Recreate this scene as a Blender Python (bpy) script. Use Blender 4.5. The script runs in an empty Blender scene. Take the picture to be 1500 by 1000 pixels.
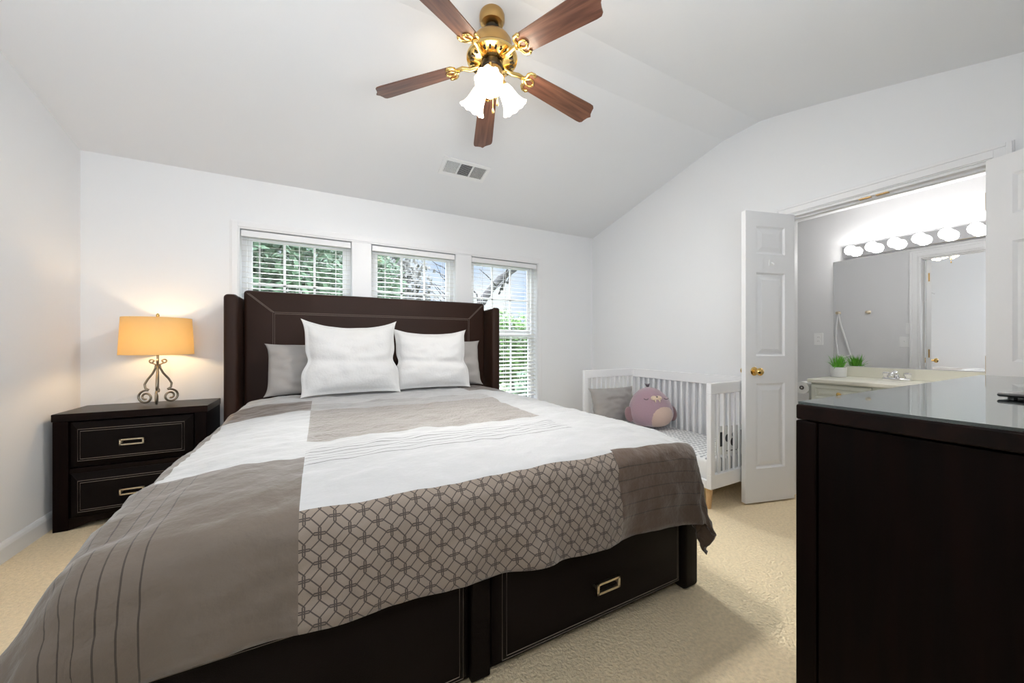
import bpy, bmesh, math, random
from mathutils import Vector, Matrix, noise

S = bpy.context.scene
C = S.collection
PI = math.pi
R = math.radians

def lin(c):
    return tuple((x / 255 / 12.92) if x / 255 <= 0.04045 else ((x / 255 + 0.055) / 1.055) ** 2.4 for x in c)

# ------------------------------------------------------------------ camera, world, daylight, exposure
YAW = R(27.9)
cd = bpy.data.cameras.new('camera')
cam = bpy.data.objects.new('camera', cd); C.objects.link(cam)
cam.location = (0, 0, 1.12)
cam.rotation_euler = (PI / 2, 0, -YAW)
cd.sensor_width = 36; cd.lens = 36 * 532 / 1500
cd.shift_y = 3 / 1500
cd.clip_start = 0.02; cd.clip_end = 300
S.camera = cam

S.view_settings.view_transform = 'Standard'
S.view_settings.look = 'None'
S.view_settings.exposure = 0.9
S.view_settings.gamma = 1.0
S.view_settings.use_curve_mapping = False
S.cycles.use_denoising = True
S.cycles.max_bounces = 12
S.cycles.diffuse_bounces = 6
S.cycles.transparent_max_bounces = 16
S.cycles.sample_clamp_indirect = 6

w = bpy.data.worlds.new('sky'); S.world = w; w.use_nodes = True
nt = w.node_tree
bg = nt.nodes['Background']
tc = nt.nodes.new('ShaderNodeTexCoord')
nz = nt.nodes.new('ShaderNodeTexNoise'); nz.inputs['Scale'].default_value = 5; nz.inputs['Detail'].default_value = 5
cr = nt.nodes.new('ShaderNodeValToRGB')
cr.color_ramp.elements[0].position = 0.38; cr.color_ramp.elements[0].color = (0.50, 0.66, 0.95, 1)
cr.color_ramp.elements[1].position = 0.58; cr.color_ramp.elements[1].color = (0.95, 0.97, 1.0, 1)
nt.links.new(tc.outputs['Generated'], nz.inputs['Vector'])
nt.links.new(nz.outputs['Fac'], cr.inputs['Fac'])
nt.links.new(cr.outputs['Color'], bg.inputs['Color'])
sx = nt.nodes.new('ShaderNodeSeparateXYZ'); nt.links.new(tc.outputs['Generated'], sx.inputs[0])
mr = nt.nodes.new('ShaderNodeMapRange'); mr.interpolation_type = 'SMOOTHSTEP'      # an overcast sky is several times brighter overhead
for k_, v_ in (('From Min', 0.22), ('From Max', 0.60), ('To Min', 0.60), ('To Max', 8.0)): mr.inputs[k_].default_value = v_
nt.links.new(sx.outputs['Z'], mr.inputs['Value']); nt.links.new(mr.outputs['Result'], bg.inputs['Strength'])

def area(name, loc, rot, sx, sy, power, col=(1, 1, 1)):
    l = bpy.data.lights.new(name, 'AREA'); l.shape = 'RECTANGLE'; l.size = sx; l.size_y = sy
    l.energy = power; l.color = col
    o = bpy.data.objects.new(name, l); C.objects.link(o)
    o.location = loc; o.rotation_euler = rot
    return o
# added fill light behind the camera, tilted up to brighten the room
area('front_fill', (0.0, -0.09, 1.65), (-PI / 2 - R(28), 0, PI), 2.6, 1.2, 38, (0.90, 0.955, 1.0))
# overcast daylight falling on the window side of the house
sl = bpy.data.lights.new('overcast_sun', 'SUN'); sl.energy = 5.8; sl.angle = R(22)
so = bpy.data.objects.new('overcast_sun', sl); C.objects.link(so)
so.location = (0, 6, 12); so.rotation_euler = (R(-60), 0, 0)

# ------------------------------------------------------------------ materials
def nodes(m):
    t = m.node_tree
    return t, t.nodes, t.links

def mat(name, col, rough=0.6, metal=0.0, spec=0.5, bump=None, var=None, sheen=0, coat=0, coord='Object'):
    m = bpy.data.materials.new(name); m.use_nodes = True
    t, n, l = nodes(m)
    b = n['Principled BSDF']
    b.inputs['Base Color'].default_value = (*col, 1)
    b.inputs['Roughness'].default_value = rough
    b.inputs['Metallic'].default_value = metal
    b.inputs['Specular IOR Level'].default_value = spec
    if sheen: b.inputs['Sheen Weight'].default_value = sheen
    if coat:
        b.inputs['Coat Weight'].default_value = coat; b.inputs['Coat Roughness'].default_value = 0.08
    tcn = n.new('ShaderNodeTexCoord')
    if var:                                            # (scale, amount)
        x = n.new('ShaderNodeTexNoise'); x.inputs['Scale'].default_value = var[0]; x.inputs['Detail'].default_value = 4
        l.new(tcn.outputs[coord], x.inputs['Vector'])
        mx = n.new('ShaderNodeMix'); mx.data_type = 'RGBA'
        k = var[1]
        mx.inputs['A'].default_value = (*[c * (1 - k) for c in col], 1)
        mx.inputs['B'].default_value = (*[min(1, c * (1 + k)) for c in col], 1)
        l.new(x.outputs['Fac'], mx.inputs['Factor']); l.new(mx.outputs['Result'], b.inputs['Base Color'])
    if bump:                                           # (scale, strength)
        x = n.new('ShaderNodeTexNoise'); x.inputs['Scale'].default_value = bump[0]; x.inputs['Detail'].default_value = 3
        l.new(tcn.outputs[coord], x.inputs['Vector'])
        bp = n.new('ShaderNodeBump'); bp.inputs['Strength'].default_value = bump[1]; bp.inputs['Distance'].default_value = 0.01
        l.new(x.outputs['Fac'], bp.inputs['Height']); l.new(bp.outputs['Normal'], b.inputs['Normal'])
    return m

def wood(name, c1, c2, rough=0.35, axis='X', scale=6, coat=0.0, spec=0.5):
    m = bpy.data.materials.new(name); m.use_nodes = True
    t, n, l = nodes(m); b = n['Principled BSDF']
    tcn = n.new('ShaderNodeTexCoord'); mp = n.new('ShaderNodeMapping')
    sc = {'X': (0.35, 5, 5), 'Y': (5, 0.35, 5), 'Z': (5, 5, 0.35)}[axis]
    mp.inputs['Scale'].default_value = sc
    l.new(tcn.outputs['Object'], mp.inputs['Vector'])
    x = n.new('ShaderNodeTexNoise'); x.inputs['Scale'].default_value = scale; x.inputs['Detail'].default_value = 6
    x.inputs['Distortion'].default_value = 1.2
    l.new(mp.outputs['Vector'], x.inputs['Vector'])
    r = n.new('ShaderNodeValToRGB')
    r.color_ramp.elements[0].position = 0.35; r.color_ramp.elements[0].color = (*c1, 1)
    r.color_ramp.elements[1].position = 0.68; r.color_ramp.elements[1].color = (*c2, 1)
    l.new(x.outputs['Fac'], r.inputs['Fac']); l.new(r.outputs['Color'], b.inputs['Base Color'])
    b.inputs['Roughness'].default_value = rough; b.inputs['Specular IOR Level'].default_value = spec
    if coat:
        b.inputs['Coat Weight'].default_value = coat; b.inputs['Coat Roughness'].default_value = 0.1
    return m

def emit(name, col, s):
    m = bpy.data.materials.new(name); m.use_nodes = True
    t, n, l = nodes(m)
    n.remove(n['Principled BSDF'])
    e = n.new('ShaderNodeEmission'); e.inputs['Color'].default_value = (*col, 1); e.inputs['Strength'].default_value = s
    l.new(e.outputs[0], n['Material Output'].inputs['Surface'])
    return m

def translucent(name, col, trans=0.5, rough=0.6):
    m = bpy.data.materials.new(name); m.use_nodes = True
    t, n, l = nodes(m); b = n['Principled BSDF']
    b.inputs['Base Color'].default_value = (*col, 1); b.inputs['Roughness'].default_value = rough
    tr = n.new('ShaderNodeBsdfTranslucent'); tr.inputs['Color'].default_value = (*col, 1)
    mx = n.new('ShaderNodeMixShader'); mx.inputs['Fac'].default_value = trans
    l.new(b.outputs[0], mx.inputs[1]); l.new(tr.outputs[0], mx.inputs[2])
    l.new(mx.outputs[0], n['Material Output'].inputs['Surface'])
    return m

def pane_mat():
    m = bpy.data.materials.new('window_glass'); m.use_nodes = True
    t, n, l = nodes(m); n.remove(n['Principled BSDF'])
    tr = n.new('ShaderNodeBsdfTransparent'); tr.inputs['Color'].default_value = (0.97, 0.99, 0.98, 1)
    g = n.new('ShaderNodeBsdfGlossy'); g.inputs['Roughness'].default_value = 0.0
    mx = n.new('ShaderNodeMixShader'); mx.inputs['Fac'].default_value = 0.05
    l.new(tr.outputs[0], mx.inputs[1]); l.new(g.outputs[0], mx.inputs[2])
    l.new(mx.outputs[0], n['Material Output'].inputs['Surface'])
    return m

WALL = mat('wall_paint', (0.805, 0.812, 0.824), 0.75, spec=0.2, bump=(180, 0.03))
CEIL = mat('ceiling_paint', (0.79, 0.80, 0.815), 0.85, spec=0.1, bump=(140, 0.03))
TRIM = mat('white_trim_paint', (0.80, 0.80, 0.81), 0.4)
DOORP = mat('door_paint', (0.82, 0.82, 0.83), 0.45)
BATHW = mat('bathroom_paint', (0.70, 0.70, 0.71), 0.7, spec=0.2)
CARPET = mat('beige_carpet', (0.79, 0.65, 0.44), 0.95, spec=0.05, bump=(90, 1.0), var=(70, 0.22))
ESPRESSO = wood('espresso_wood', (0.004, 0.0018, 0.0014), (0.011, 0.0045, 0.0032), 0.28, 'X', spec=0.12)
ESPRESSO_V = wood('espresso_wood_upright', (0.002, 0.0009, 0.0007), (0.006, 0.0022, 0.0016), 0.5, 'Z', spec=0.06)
LEATHER = mat('dark_brown_leather', (0.006, 0.0036, 0.003), 0.5, spec=0.08, bump=(420, 0.25), var=(5, 0.25))
LEATHER_HB = mat('headboard_leather', (0.026, 0.0115, 0.0075), 0.42, spec=0.16, bump=(420, 0.25), var=(4, 0.2))
STITCH = mat('pale_stitching', (0.22, 0.18, 0.15), 0.7)
NICKEL = mat('champagne_metal', (0.70, 0.60, 0.45), 0.3, metal=1.0)
BRASS = mat('polished_brass', (0.80, 0.55, 0.20), 0.18, metal=1.0)
ABRASS = mat('antique_brass', (0.52, 0.33, 0.13), 0.28, metal=1.0)
DARKM = mat('dark_metal', (0.03, 0.025, 0.02), 0.35, metal=0.6)
CHROME = mat('chrome', (0.85, 0.85, 0.87), 0.08, metal=1.0)
BLADE = wood('fan_blade_wood', (0.085, 0.030, 0.018), (0.26, 0.115, 0.068), 0.35, 'X', 5, coat=0.3)
IRON = mat('scrolled_grey_gold_metal', (0.36, 0.31, 0.24), 0.35, metal=0.9)
SHADE = translucent('lamp_shade_cloth', (0.72, 0.59, 0.34), 0.55)
FROST = translucent('frosted_glass', (0.90, 0.88, 0.85), 0.4, 0.3)
_t, _n, _l = nodes(FROST)                              # the lit opal glass of the fan lamps glows over its whole surface
_e = _n.new('ShaderNodeEmission'); _e.inputs['Color'].default_value = (1.0, 0.86, 0.68, 1); _e.inputs['Strength'].default_value = 3.6
_a = _n.new('ShaderNodeAddShader'); _o = _n['Material Output'].inputs['Surface']; _src = _o.links[0].from_socket
_l.new(_src, _a.inputs[0]); _l.new(_e.outputs[0], _a.inputs[1]); _l.new(_a.outputs[0], _o)
BULB_FAN = emit('fan_bulb_glow', (1.0, 0.98, 0.95), 1150)
BULB_LAMP = emit('lamp_bulb_glow', (1.0, 0.70, 0.38), 62)
BULB_VAN = emit('vanity_bulb_glow', (1.0, 0.98, 0.95), 17)
WHITE_FAB = mat('white_cotton', (0.66, 0.655, 0.65), 0.9, spec=0.1, bump=(60, 0.25), sheen=0.2)
GREY_FAB = mat('grey_satin', (0.33, 0.31, 0.295), 0.6, spec=0.3, bump=(30, 0.15), sheen=0.2)
CRIBW = mat('white_crib_paint', (0.82, 0.82, 0.83), 0.35)
BEECH = wood('beech_leg_wood', (0.55, 0.33, 0.15), (0.68, 0.45, 0.24), 0.4, 'Z')
LILAC = mat('lilac_plush', (0.40, 0.265, 0.31), 0.95, spec=0.1, bump=(220, 0.5), sheen=0.6)
CREAM = mat('cream_plush', (0.63, 0.46, 0.38), 0.95, spec=0.1, bump=(220, 0.5), sheen=0.5)
MUZZ = mat('pale_muzzle_plush', (0.75, 0.60, 0.45), 0.95, spec=0.1, sheen=0.5)
MAUVE = mat('mauve_plush', (0.26, 0.16, 0.17), 0.95, spec=0.1, sheen=0.5)
TUFT = mat('dark_tuft', (0.10, 0.085, 0.10), 0.9)
IVORY = mat('ivory_cultured_marble', (0.78, 0.76, 0.66), 0.25)
CABINET = mat('ivory_cabinet_paint', (0.62, 0.64, 0.56), 0.45)
LEAF = mat('bright_green_leaf', (0.15, 0.46, 0.04), 0.5, var=(9, 0.5))
POTW = mat('white_ceramic', (0.80, 0.80, 0.79), 0.3)
PLASTIC = mat('white_plastic', (0.82, 0.82, 0.82), 0.35)
BLACKP = mat('black_plastic', (0.012, 0.012, 0.014), 0.3)
PAPER = mat('white_paper', (0.82, 0.82, 0.80), 0.9, bump=(90, 0.2))
BLIND = translucent('white_blind_slat', (0.68, 0.66, 0.62), 0.2, 0.45)
GLASS = pane_mat()
MIRROR = mat('mirror_silver', (0.90, 0.91, 0.92), 0.0, metal=1.0)
VENTD = mat('vent_dark', (0.06, 0.06, 0.065), 0.8)
ROPE = mat('white_cord', (0.85, 0.85, 0.85), 0.9)
GRASS = mat('lawn_green', (0.055, 0.075, 0.030), 0.95, var=(2, 0.4))
BARK = mat('grey_bark', (0.045, 0.04, 0.038), 0.9, bump=(20, 0.6), var=(8, 0.3))
FOL_A = mat('evergreen_foliage', (0.062, 0.110, 0.055), 0.7, var=(0.9, 0.75))
FOL_B = mat('spring_foliage', (0.075, 0.15, 0.025), 0.7, var=(0.8, 0.6))
FOL_C = mat('dry_twig_foliage', (0.10, 0.095, 0.085), 0.8, var=(1.2, 0.6))

def glass_top_mat():
    m = mat('table_glass', (0.80, 0.93, 0.90), 0.03)
    b = m.node_tree.nodes['Principled BSDF']
    b.inputs['Transmission Weight'].default_value = 1.0; b.inputs['IOR'].default_value = 2.0; b.inputs['Specular Tint'].default_value = (0.86, 1.0, 0.985, 1)
    return m
GLASSTOP = glass_top_mat()

# ------------------------------------------------------------------ mesh helpers
class MB:
    def __init__(s): s.bm = bmesh.new()
    def box(s, x0, x1, y0, y1, z0, z1, M=None):
        vs = [s.bm.verts.new((x, y, z)) for x in (x0, x1) for y in (y0, y1) for z in (z0, z1)]
        for f in ((0, 1, 3, 2), (4, 6, 7, 5), (0, 4, 5, 1), (2, 3, 7, 6), (0, 2, 6, 4), (1, 5, 7, 3)):
            s.bm.faces.new([vs[i] for i in f])
        if M is not None:
            for v in vs: v.co = M @ v.co
        return s
    def lathe(s, prof, n=32, M=None, cap=True):        # prof: (radius, z)
        rings = []
        for r, z in prof:
            rings.append([s.bm.verts.new((r * math.cos(2 * PI * i / n), r * math.sin(2 * PI * i / n), z)) for i in range(n)])
        for a, b in zip(rings, rings[1:]):
            for i in range(n):
                s.bm.faces.new((a[i], a[(i + 1) % n], b[(i + 1) % n], b[i]))
        if cap:
            s.bm.faces.new(rings[0][::-1]); s.bm.faces.new(rings[-1])
        if M is not None:
            for rg in rings:
                for v in rg: v.co = M @ v.co
        return s
    def tube(s, pts, r, n=10, closed=False):
        pts = [Vector(p) for p in pts]; N = len(pts)
        rr = r if isinstance(r, (list, tuple)) else [r] * N
        rings = []; up = None
        for i, p in enumerate(pts):
            if closed: t = pts[(i + 1) % N] - pts[i - 1]
            else: t = pts[min(i + 1, N - 1)] - pts[max(i - 1, 0)]
            t.normalize()
            if up is None:
                up = Vector((0, 0, 1)) if abs(t.z) < 0.9 else Vector((1, 0, 0))
            x = t.cross(up)
            if x.length < 1e-5: x = t.cross(Vector((0.3, 1, 0.2)))
            x.normalize(); y = x.cross(t).normalized(); up = y
            rings.append([s.bm.verts.new(p + rr[i] * (math.cos(2 * PI * k / n) * x + math.sin(2 * PI * k / n) * y)) for k in range(n)])
        pr = list(zip(rings, rings[1:]))
        if closed: pr.append((rings[-1], rings[0]))
        for a, b in pr:
            for k in range(n): s.bm.faces.new((a[k], a[(k + 1) % n], b[(k + 1) % n], b[k]))
        if not closed:
            s.bm.faces.new(rings[0][::-1]); s.bm.faces.new(rings[-1])
        return s
    def prism(s, poly, h0, h1, M=None):                # polygon in xy, extruded in z
        a = [s.bm.verts.new((p[0], p[1], h0)) for p in poly]; b = [s.bm.verts.new((p[0], p[1], h1)) for p in poly]
        s.bm.faces.new(a[::-1]); s.bm.faces.new(b); n = len(poly)
        for i in range(n): s.bm.faces.new((a[i], a[(i + 1) % n], b[(i + 1) % n], b[i]))
        if M is not None:
            for v in a + b: v.co = M @ v.co
        return s
    def ell(s, c, r, M=None, seg=24):
        m4 = Matrix.Translation(c) @ Matrix.Diagonal((*r, 1))
        if M is not None: m4 = M @ m4
        bmesh.ops.create_uvsphere(s.bm, u_segments=seg, v_segments=seg // 2 + 2, radius=1, matrix=m4)
        return s
    def grid(s, P, wrap=False):                        # P[i][j] points
        vs = [[s.bm.verts.new(p) for p in row] for row in P]
        for i in range(len(vs) - 1):
            for j in range(len(vs[0]) - 1):
                s.bm.faces.new((vs[i][j], vs[i + 1][j], vs[i + 1][j + 1], vs[i][j + 1]))
        return vs

def obj(name, mb, m, parent=None, bevel=0, smooth=False, loc=None, seg=2):
    bm = mb.bm
    bmesh.ops.recalc_face_normals(bm, faces=bm.faces)
    if bevel:
        ed = [e for e in bm.edges if len(e.link_faces) == 2 and e.calc_face_angle(0) > 0.6]
        bmesh.ops.bevel(bm, geom=ed, offset=bevel, segments=seg, profile=0.5, affect='EDGES', clamp_overlap=True)
    me = bpy.data.meshes.new(name); bm.to_mesh(me); bm.free()
    for x in (m if isinstance(m, list) else [m]): me.materials.append(x)
    if smooth:
        for p in me.polygons: p.use_smooth = True
        if smooth is not True:
            me.set_sharp_from_angle(angle=smooth)
    o = bpy.data.objects.new(name, me); C.objects.link(o)
    if parent: o.parent = parent
    if loc: o.location = loc
    return o

def thing(name, label, cat, loc=(0, 0, 0), rotz=0, group=None):
    o = bpy.data.objects.new(name, None); C.objects.link(o)
    o.empty_display_size = 0.1
    o.location = loc; o.rotation_euler = (0, 0, rotz)
    o['label'] = label; o['category'] = cat
    if group: o['group'] = group
    return o
def tag(o, label, cat, group=None):
    o['label'] = label; o['category'] = cat
    if group: o['group'] = group
    return o
def struct(o, label=None, cat=None):
    o['kind'] = 'structure'
    if label: o['label'] = label
    if cat: o['category'] = cat
    return o
def part_label(o, label):
    o['label'] = label; return o
def dup(root, loc=None, label=None):
    r = root.copy(); C.objects.link(r)
    if loc is not None: r.location = loc
    if label: r['label'] = label
    for ch in list(root.children):
        c = ch.copy(); C.objects.link(c); c.parent = r
        for g in list(ch.children):
            d = g.copy(); C.objects.link(d); d.parent = c
    return r
def T(x, y, z): return Matrix.Translation((x, y, z))
def RX(a): return Matrix.Rotation(a, 4, 'X')
def RY(a): return Matrix.Rotation(a, 4, 'Y')
def RZ(a): return Matrix.Rotation(a, 4, 'Z')

# ------------------------------------------------------------------ room shell
XL, XR, YF, YB = -1.44, 3.03, -0.12, 3.56
BX1 = 4.45                                             # bathroom mirror wall
BY0, BY1 = -0.30, 2.30
HB = 2.44                                              # wall height at the window wall

struct(obj('floor', MB().box(XL - 0.12, BX1 + 0.12, YF - 0.3, YB + 0.12, -0.10, 0.0), CARPET), 'beige looped carpet floor', 'floor')

# vaulted ceiling: low at the window wall, ridge strip over the bed, falling again towards the front wall
cp = [(YB + 0.14, 2.435), (YB, 2.437), (2.9, 2.600), (2.2, 2.770), (1.96, 2.826), (1.885, 2.841),
      (1.60, 2.850), (1.50, 2.832), (1.40, 2.808), (1.2, 2.760), (0.8, 2.652), (0.4, 2.540), (YF - 0.14, 2.380)]
mb = MB()
lo = [[mb.bm.verts.new((x, y, z)) for y, z in cp] for x in (XL - 0.12, XR + 0.12)]
hi = [[mb.bm.verts.new((x, y, z + 0.15)) for y, z in cp] for x in (XL - 0.12, XR + 0.12)]
for i in range(len(cp) - 1):
    mb.bm.faces.new((lo[0][i], lo[0][i + 1], lo[1][i + 1], lo[1][i]))
    mb.bm.faces.new((hi[0][i], hi[1][i], hi[1][i + 1], hi[0][i + 1]))
    for k in (0, 1): mb.bm.faces.new((lo[k][i], hi[k][i], hi[k][i + 1], lo[k][i + 1]))
for i in (0, -1): mb.bm.faces.new((lo[0][i], lo[1][i], hi[1][i], hi[0][i]))
struct(obj('ceiling', mb, CEIL, smooth=R(6)), 'white vaulted ceiling with a flattened ridge', 'ceiling')
struct(obj('ceiling_bathroom', MB().box(XR + 0.12, BX1 + 0.12, BY0, BY1, 2.395, 2.54), CEIL), 'flat white bathroom ceiling', 'ceiling')

# window wall with three openings
WX = [(-0.56, 0.253), (0.421, 1.230), (1.405, 2.212)]
WZ0, WZ1 = 0.42, 2.035
mb = MB()
xs = [XL - 0.12] + [v for p in WX for v in p] + [XR + 0.12]
for i in range(0, len(xs), 2): mb.box(xs[i], xs[i + 1], YB, YB + 0.14, 0, 2.75)
for a, b in WX:
    mb.box(a, b, YB, YB + 0.14, 0, WZ0); mb.box(a, b, YB, YB + 0.14, WZ1, 2.75)
struct(obj('wall_back', mb, WALL), 'white wall with three windows behind the bed', 'wall')
struct(obj('wall_left', MB().box(XL - 0.12, XL, YF - 0.12, YB + 0.14, 0, 3.0), WALL), 'white side wall beside the nightstand', 'wall')
struct(obj('wall_front', MB().box(XL - 0.12, XR + 0.12, YF - 0.12, YF, 0, 2.75), WALL), 'white wall behind the dresser', 'wall')
# right wall with the double door opening
DY0, DY1, DH = 0.490, 1.415, 2.055
mb = MB()
mb.box(XR, XR + 0.12, DY1, YB + 0.14, 0, 3.0); mb.box(XR, XR + 0.12, YF - 0.3, DY0, 0, 3.0); mb.box(XR, XR + 0.12, DY0, DY1, DH, 3.0)
struct(obj('wall_right', mb, WALL), 'white wall with the double door opening to the bathroom', 'wall')
# bathroom shell
struct(obj('wall_bathroom_far', MB().box(BX1, BX1 + 0.12, BY0, BY1, 0, 2.54), BATHW), 'pale grey bathroom wall carrying the mirror', 'wall')
struct(obj('wall_bathroom_left', MB().box(XR + 0.12, BX1, BY1, BY1 + 0.1, 0, 2.54), BATHW), 'pale grey bathroom end wall', 'wall')
struct(obj('wall_bathroom_right', MB().box(XR + 0.12, BX1, BY0 - 0.1, BY0, 0, 2.54), BATHW), 'pale grey bathroom end wall', 'wall')
mb = MB()
mb.box(XR + 0.12, XR + 0.125, DY1 + 0.07, BY1, 0, 2.44); mb.box(XR + 0.12, XR + 0.125, BY0, DY0 - 0.07, 0, 2.44)
mb.box(XR + 0.12, XR + 0.125, DY0 - 0.07, DY1 + 0.07, DH + 0.07, 2.44)
struct(obj('wall_bathroom_near', mb, BATHW), 'grey painted bathroom side of the door wall', 'wall')

# baseboards
def baseboard(name, pts):
    mb = MB()
    prof = [(0, 0), (0.014, 0), (0.014, 0.075), (0.010, 0.090), (0.004, 0.102), (0, 0.104)]
    (x0, y0), (x1, y1) = pts
    d = Vector((x1 - x0, y1 - y0, 0)); L = d.length; d.normalize(); nrm = Vector((-d.y, d.x, 0))
    M = Matrix(((nrm.x, 0, d.x, x0), (nrm.y, 0, d.y, y0), (0, 1, 0, 0), (0, 0, 0, 1)))
    mb.prism(prof, 0, L, M)
    return struct(obj(name, mb, TRIM), 'white moulded baseboard', 'baseboard')
baseboard('baseboard_left', ((XL, YB), (XL, YF)))
baseboard('baseboard_back', ((XR, YB), (XL, YB)))
baseboard('baseboard_right', ((XR, DY1 + 0.075), (XR, YB)))

# door casing, jambs
def casing(name, x, sgn):
    cw = 0.068
    mb = MB()
    for off, ww, th in ((0, cw, 0.012), (0.006, cw - 0.022, 0.019), (0.045, 0.018, 0.026)):
        a, b = sorted((x, x + sgn * th))
        mb.box(a, b, DY1 + off, DY1 + off + ww, 0, DH + off + ww)
        mb.box(a, b, DY0 - off - ww, DY0 - off, 0, DH + off + ww)
        mb.box(a, b, DY0 - off, DY1 + off, DH + off, DH + off + ww)
    return struct(obj(name, mb, TRIM, bevel=0.002), 'white moulded casing around the double door opening', 'door casing')
casing('trim_1', XR, -1); casing('trim_2', XR + 0.125, 1)
mb = MB()
mb.box(XR - 0.001, XR + 0.126, DY1 - 0.015, DY1, 0, DH); mb.box(XR - 0.001, XR + 0.126, DY0, DY0 + 0.015, 0, DH)
mb.box(XR - 0.001, XR + 0.126, DY0 + 0.015, DY1 - 0.015, DH - 0.015, DH)
mb.box(XR + 0.045, XR + 0.085, DY0 + 0.015, DY1 - 0.015, DH - 0.027, DH - 0.015)
jamb = struct(obj('trim_3', mb, TRIM), 'white door jamb lining the opening', 'door jamb')
for y in (0.985, 0.905):
    k = obj('ball_catch_plate', MB().box(XR + 0.006, XR + 0.034, y - 0.028, y + 0.028, DH - 0.020, DH - 0.0145), ABRASS, jamb)

# door leaves: three raised panels each
def door_leaf(name, label, hinge, ang, with_knob_x=0.355):
    W, H, th = 0.425, 2.03, 0.0175
    root = thing(name, label, 'door', (hinge[0], hinge[1], 0.012), ang)
    root['kind'] = 'structure'
    st = 0.088
    zs = [(0.235, 0.83), (1.02, 1.605), (1.735, 1.93)]
    mb = MB()
    mb.box(0, st, -th, th, 0, H); mb.box(W - st, W, -th, th, 0, H)
    zz = [0] + [v for p in zs for v in p] + [H]
    for i in range(0, len(zz), 2): mb.box(st, W - st, -th, th, zz[i], zz[i + 1])
    for a, b in zs:
        for sg in (1, -1):
            def ring(ins, y): return [mb.bm.verts.new(p) for p in ((st + ins, y, a + ins), (W - st - ins, y, a + ins), (W - st - ins, y, b - ins), (st + ins, y, b - ins))]
            rg = [ring(0, sg * th), ring(0.012, sg * (th - 0.010)), ring(0.022, sg * (th - 0.010)), ring(0.050, sg * (th - 0.003))]
            for p, q in zip(rg, rg[1:]):
                for i in range(4): mb.bm.faces.new((p[i], p[(i + 1) % 4], q[(i + 1) % 4], q[i]))
            mb.bm.faces.new(rg[-1])
    obj('leaf', mb, DOORP, root)
    for sg in (1, -1):
        kn = MB()
        M = T(with_knob_x, sg * th, 0.915) @ RX(-sg * PI / 2)
        kn.lathe([(0.030, 0), (0.030, 0.004), (0.026, 0.007), (0.012, 0.009), (0.011, 0.026), (0.020, 0.032), (0.026, 0.042), (0.026, 0.052), (0.019, 0.060), (0.006, 0.063)], 24, M)
        part_label(obj('knob', kn, BRASS, root, smooth=R(40)), 'round polished brass knob')
    for z in (0.20, 1.0, 1.83):
        hg = MB(); hg.lathe([(0.006, z - 0.045), (0.006, z + 0.045)], 10, T(-0.004, 0.0, 0))
        obj('hinge', hg, ABRASS, root, smooth=R(40))
    return root
AL = math.atan2(0.105, -0.402)
dl = door_leaf('door_1', 'white panelled narrow door leaf standing open beside the crib', (3.018, 1.372), AL)
door_leaf('door_2', 'white panelled door leaf folded back behind the dresser', (2.995, 0.497), R(252))
hk = MB(); hk.box(0.195, 0.225, 0.0175, 0.0215, 1.655, 1.695); hk.tube([(0.21, 0.021, 1.68), (0.21, 0.035, 1.672), (0.21, 0.043, 1.660), (0.21, 0.045, 1.672)], 0.004, 8)
part_label(obj('hook', hk, PLASTIC, dl), 'small white stick-on hook')

# ------------------------------------------------------------------ windows and blinds
for wi, (a, b) in enumerate(WX):
    root = bpy.data.objects.new('window_%d' % (wi + 1), None); C.objects.link(root)
    root.location = (a, YB + 0.075, WZ0)
    struct(root, ['white sash window left of the bed head', 'white sash window in the middle above the headboard', 'white sash window at the right end above the headboard'][wi], 'window')
    W, H = b - a, WZ1 - WZ0
    mb = MB()
    fw = 0.035
    mb.box(0, fw, 0, 0.06, 0, H); mb.box(W - fw, W, 0, 0.06, 0, H); mb.box(fw, W - fw, 0, 0.06, 0, fw); mb.box(fw, W - fw, 0, 0.06, H - fw, H)
    obj('window_frame', mb, TRIM, root)
    for k in range(2):                                 # lower and upper sash
        z0 = fw + k * (H / 2 - fw) ; z1 = z0 + H / 2 - fw
        y0 = 0.012 if k == 0 else 0.032
        s = MB(); sw = 0.032
        s.box(fw, fw + sw, y0, y0 + 0.02, z0, z1); s.box(W - fw - sw, W - fw, y0, y0 + 0.02, z0, z1)
        s.box(fw + sw, W - fw - sw, y0, y0 + 0.02, z0, z0 + sw + 0.01); s.box(fw + sw, W - fw - sw, y0, y0 + 0.02, z1 - sw, z1)
        sash = obj('sash', s, TRIM, root)
        m = MB(); X0, X1 = fw + sw, W - fw - sw
        for q in (1, 2):
            x = X0 + (X1 - X0) * q / 3; m.box(x - 0.009, x + 0.009, y0 + 0.004, y0 + 0.016, z0 + sw, z1 - sw)
        zc = (z0 + z1) / 2; m.box(X0, X1, y0 + 0.004, y0 + 0.016, zc - 0.009, zc + 0.009)
        obj('muntin_grid', m, TRIM, sash)
        obj('pane', MB().box(X0, X1, y0 + 0.009, y0 + 0.011, z0 + sw, z1 - sw), GLASS, sash)
    # sill board
    obj('window_sill', MB().box(-0.0, W, -0.075, 0.0, -0.001, 0.018), TRIM, root)
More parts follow.
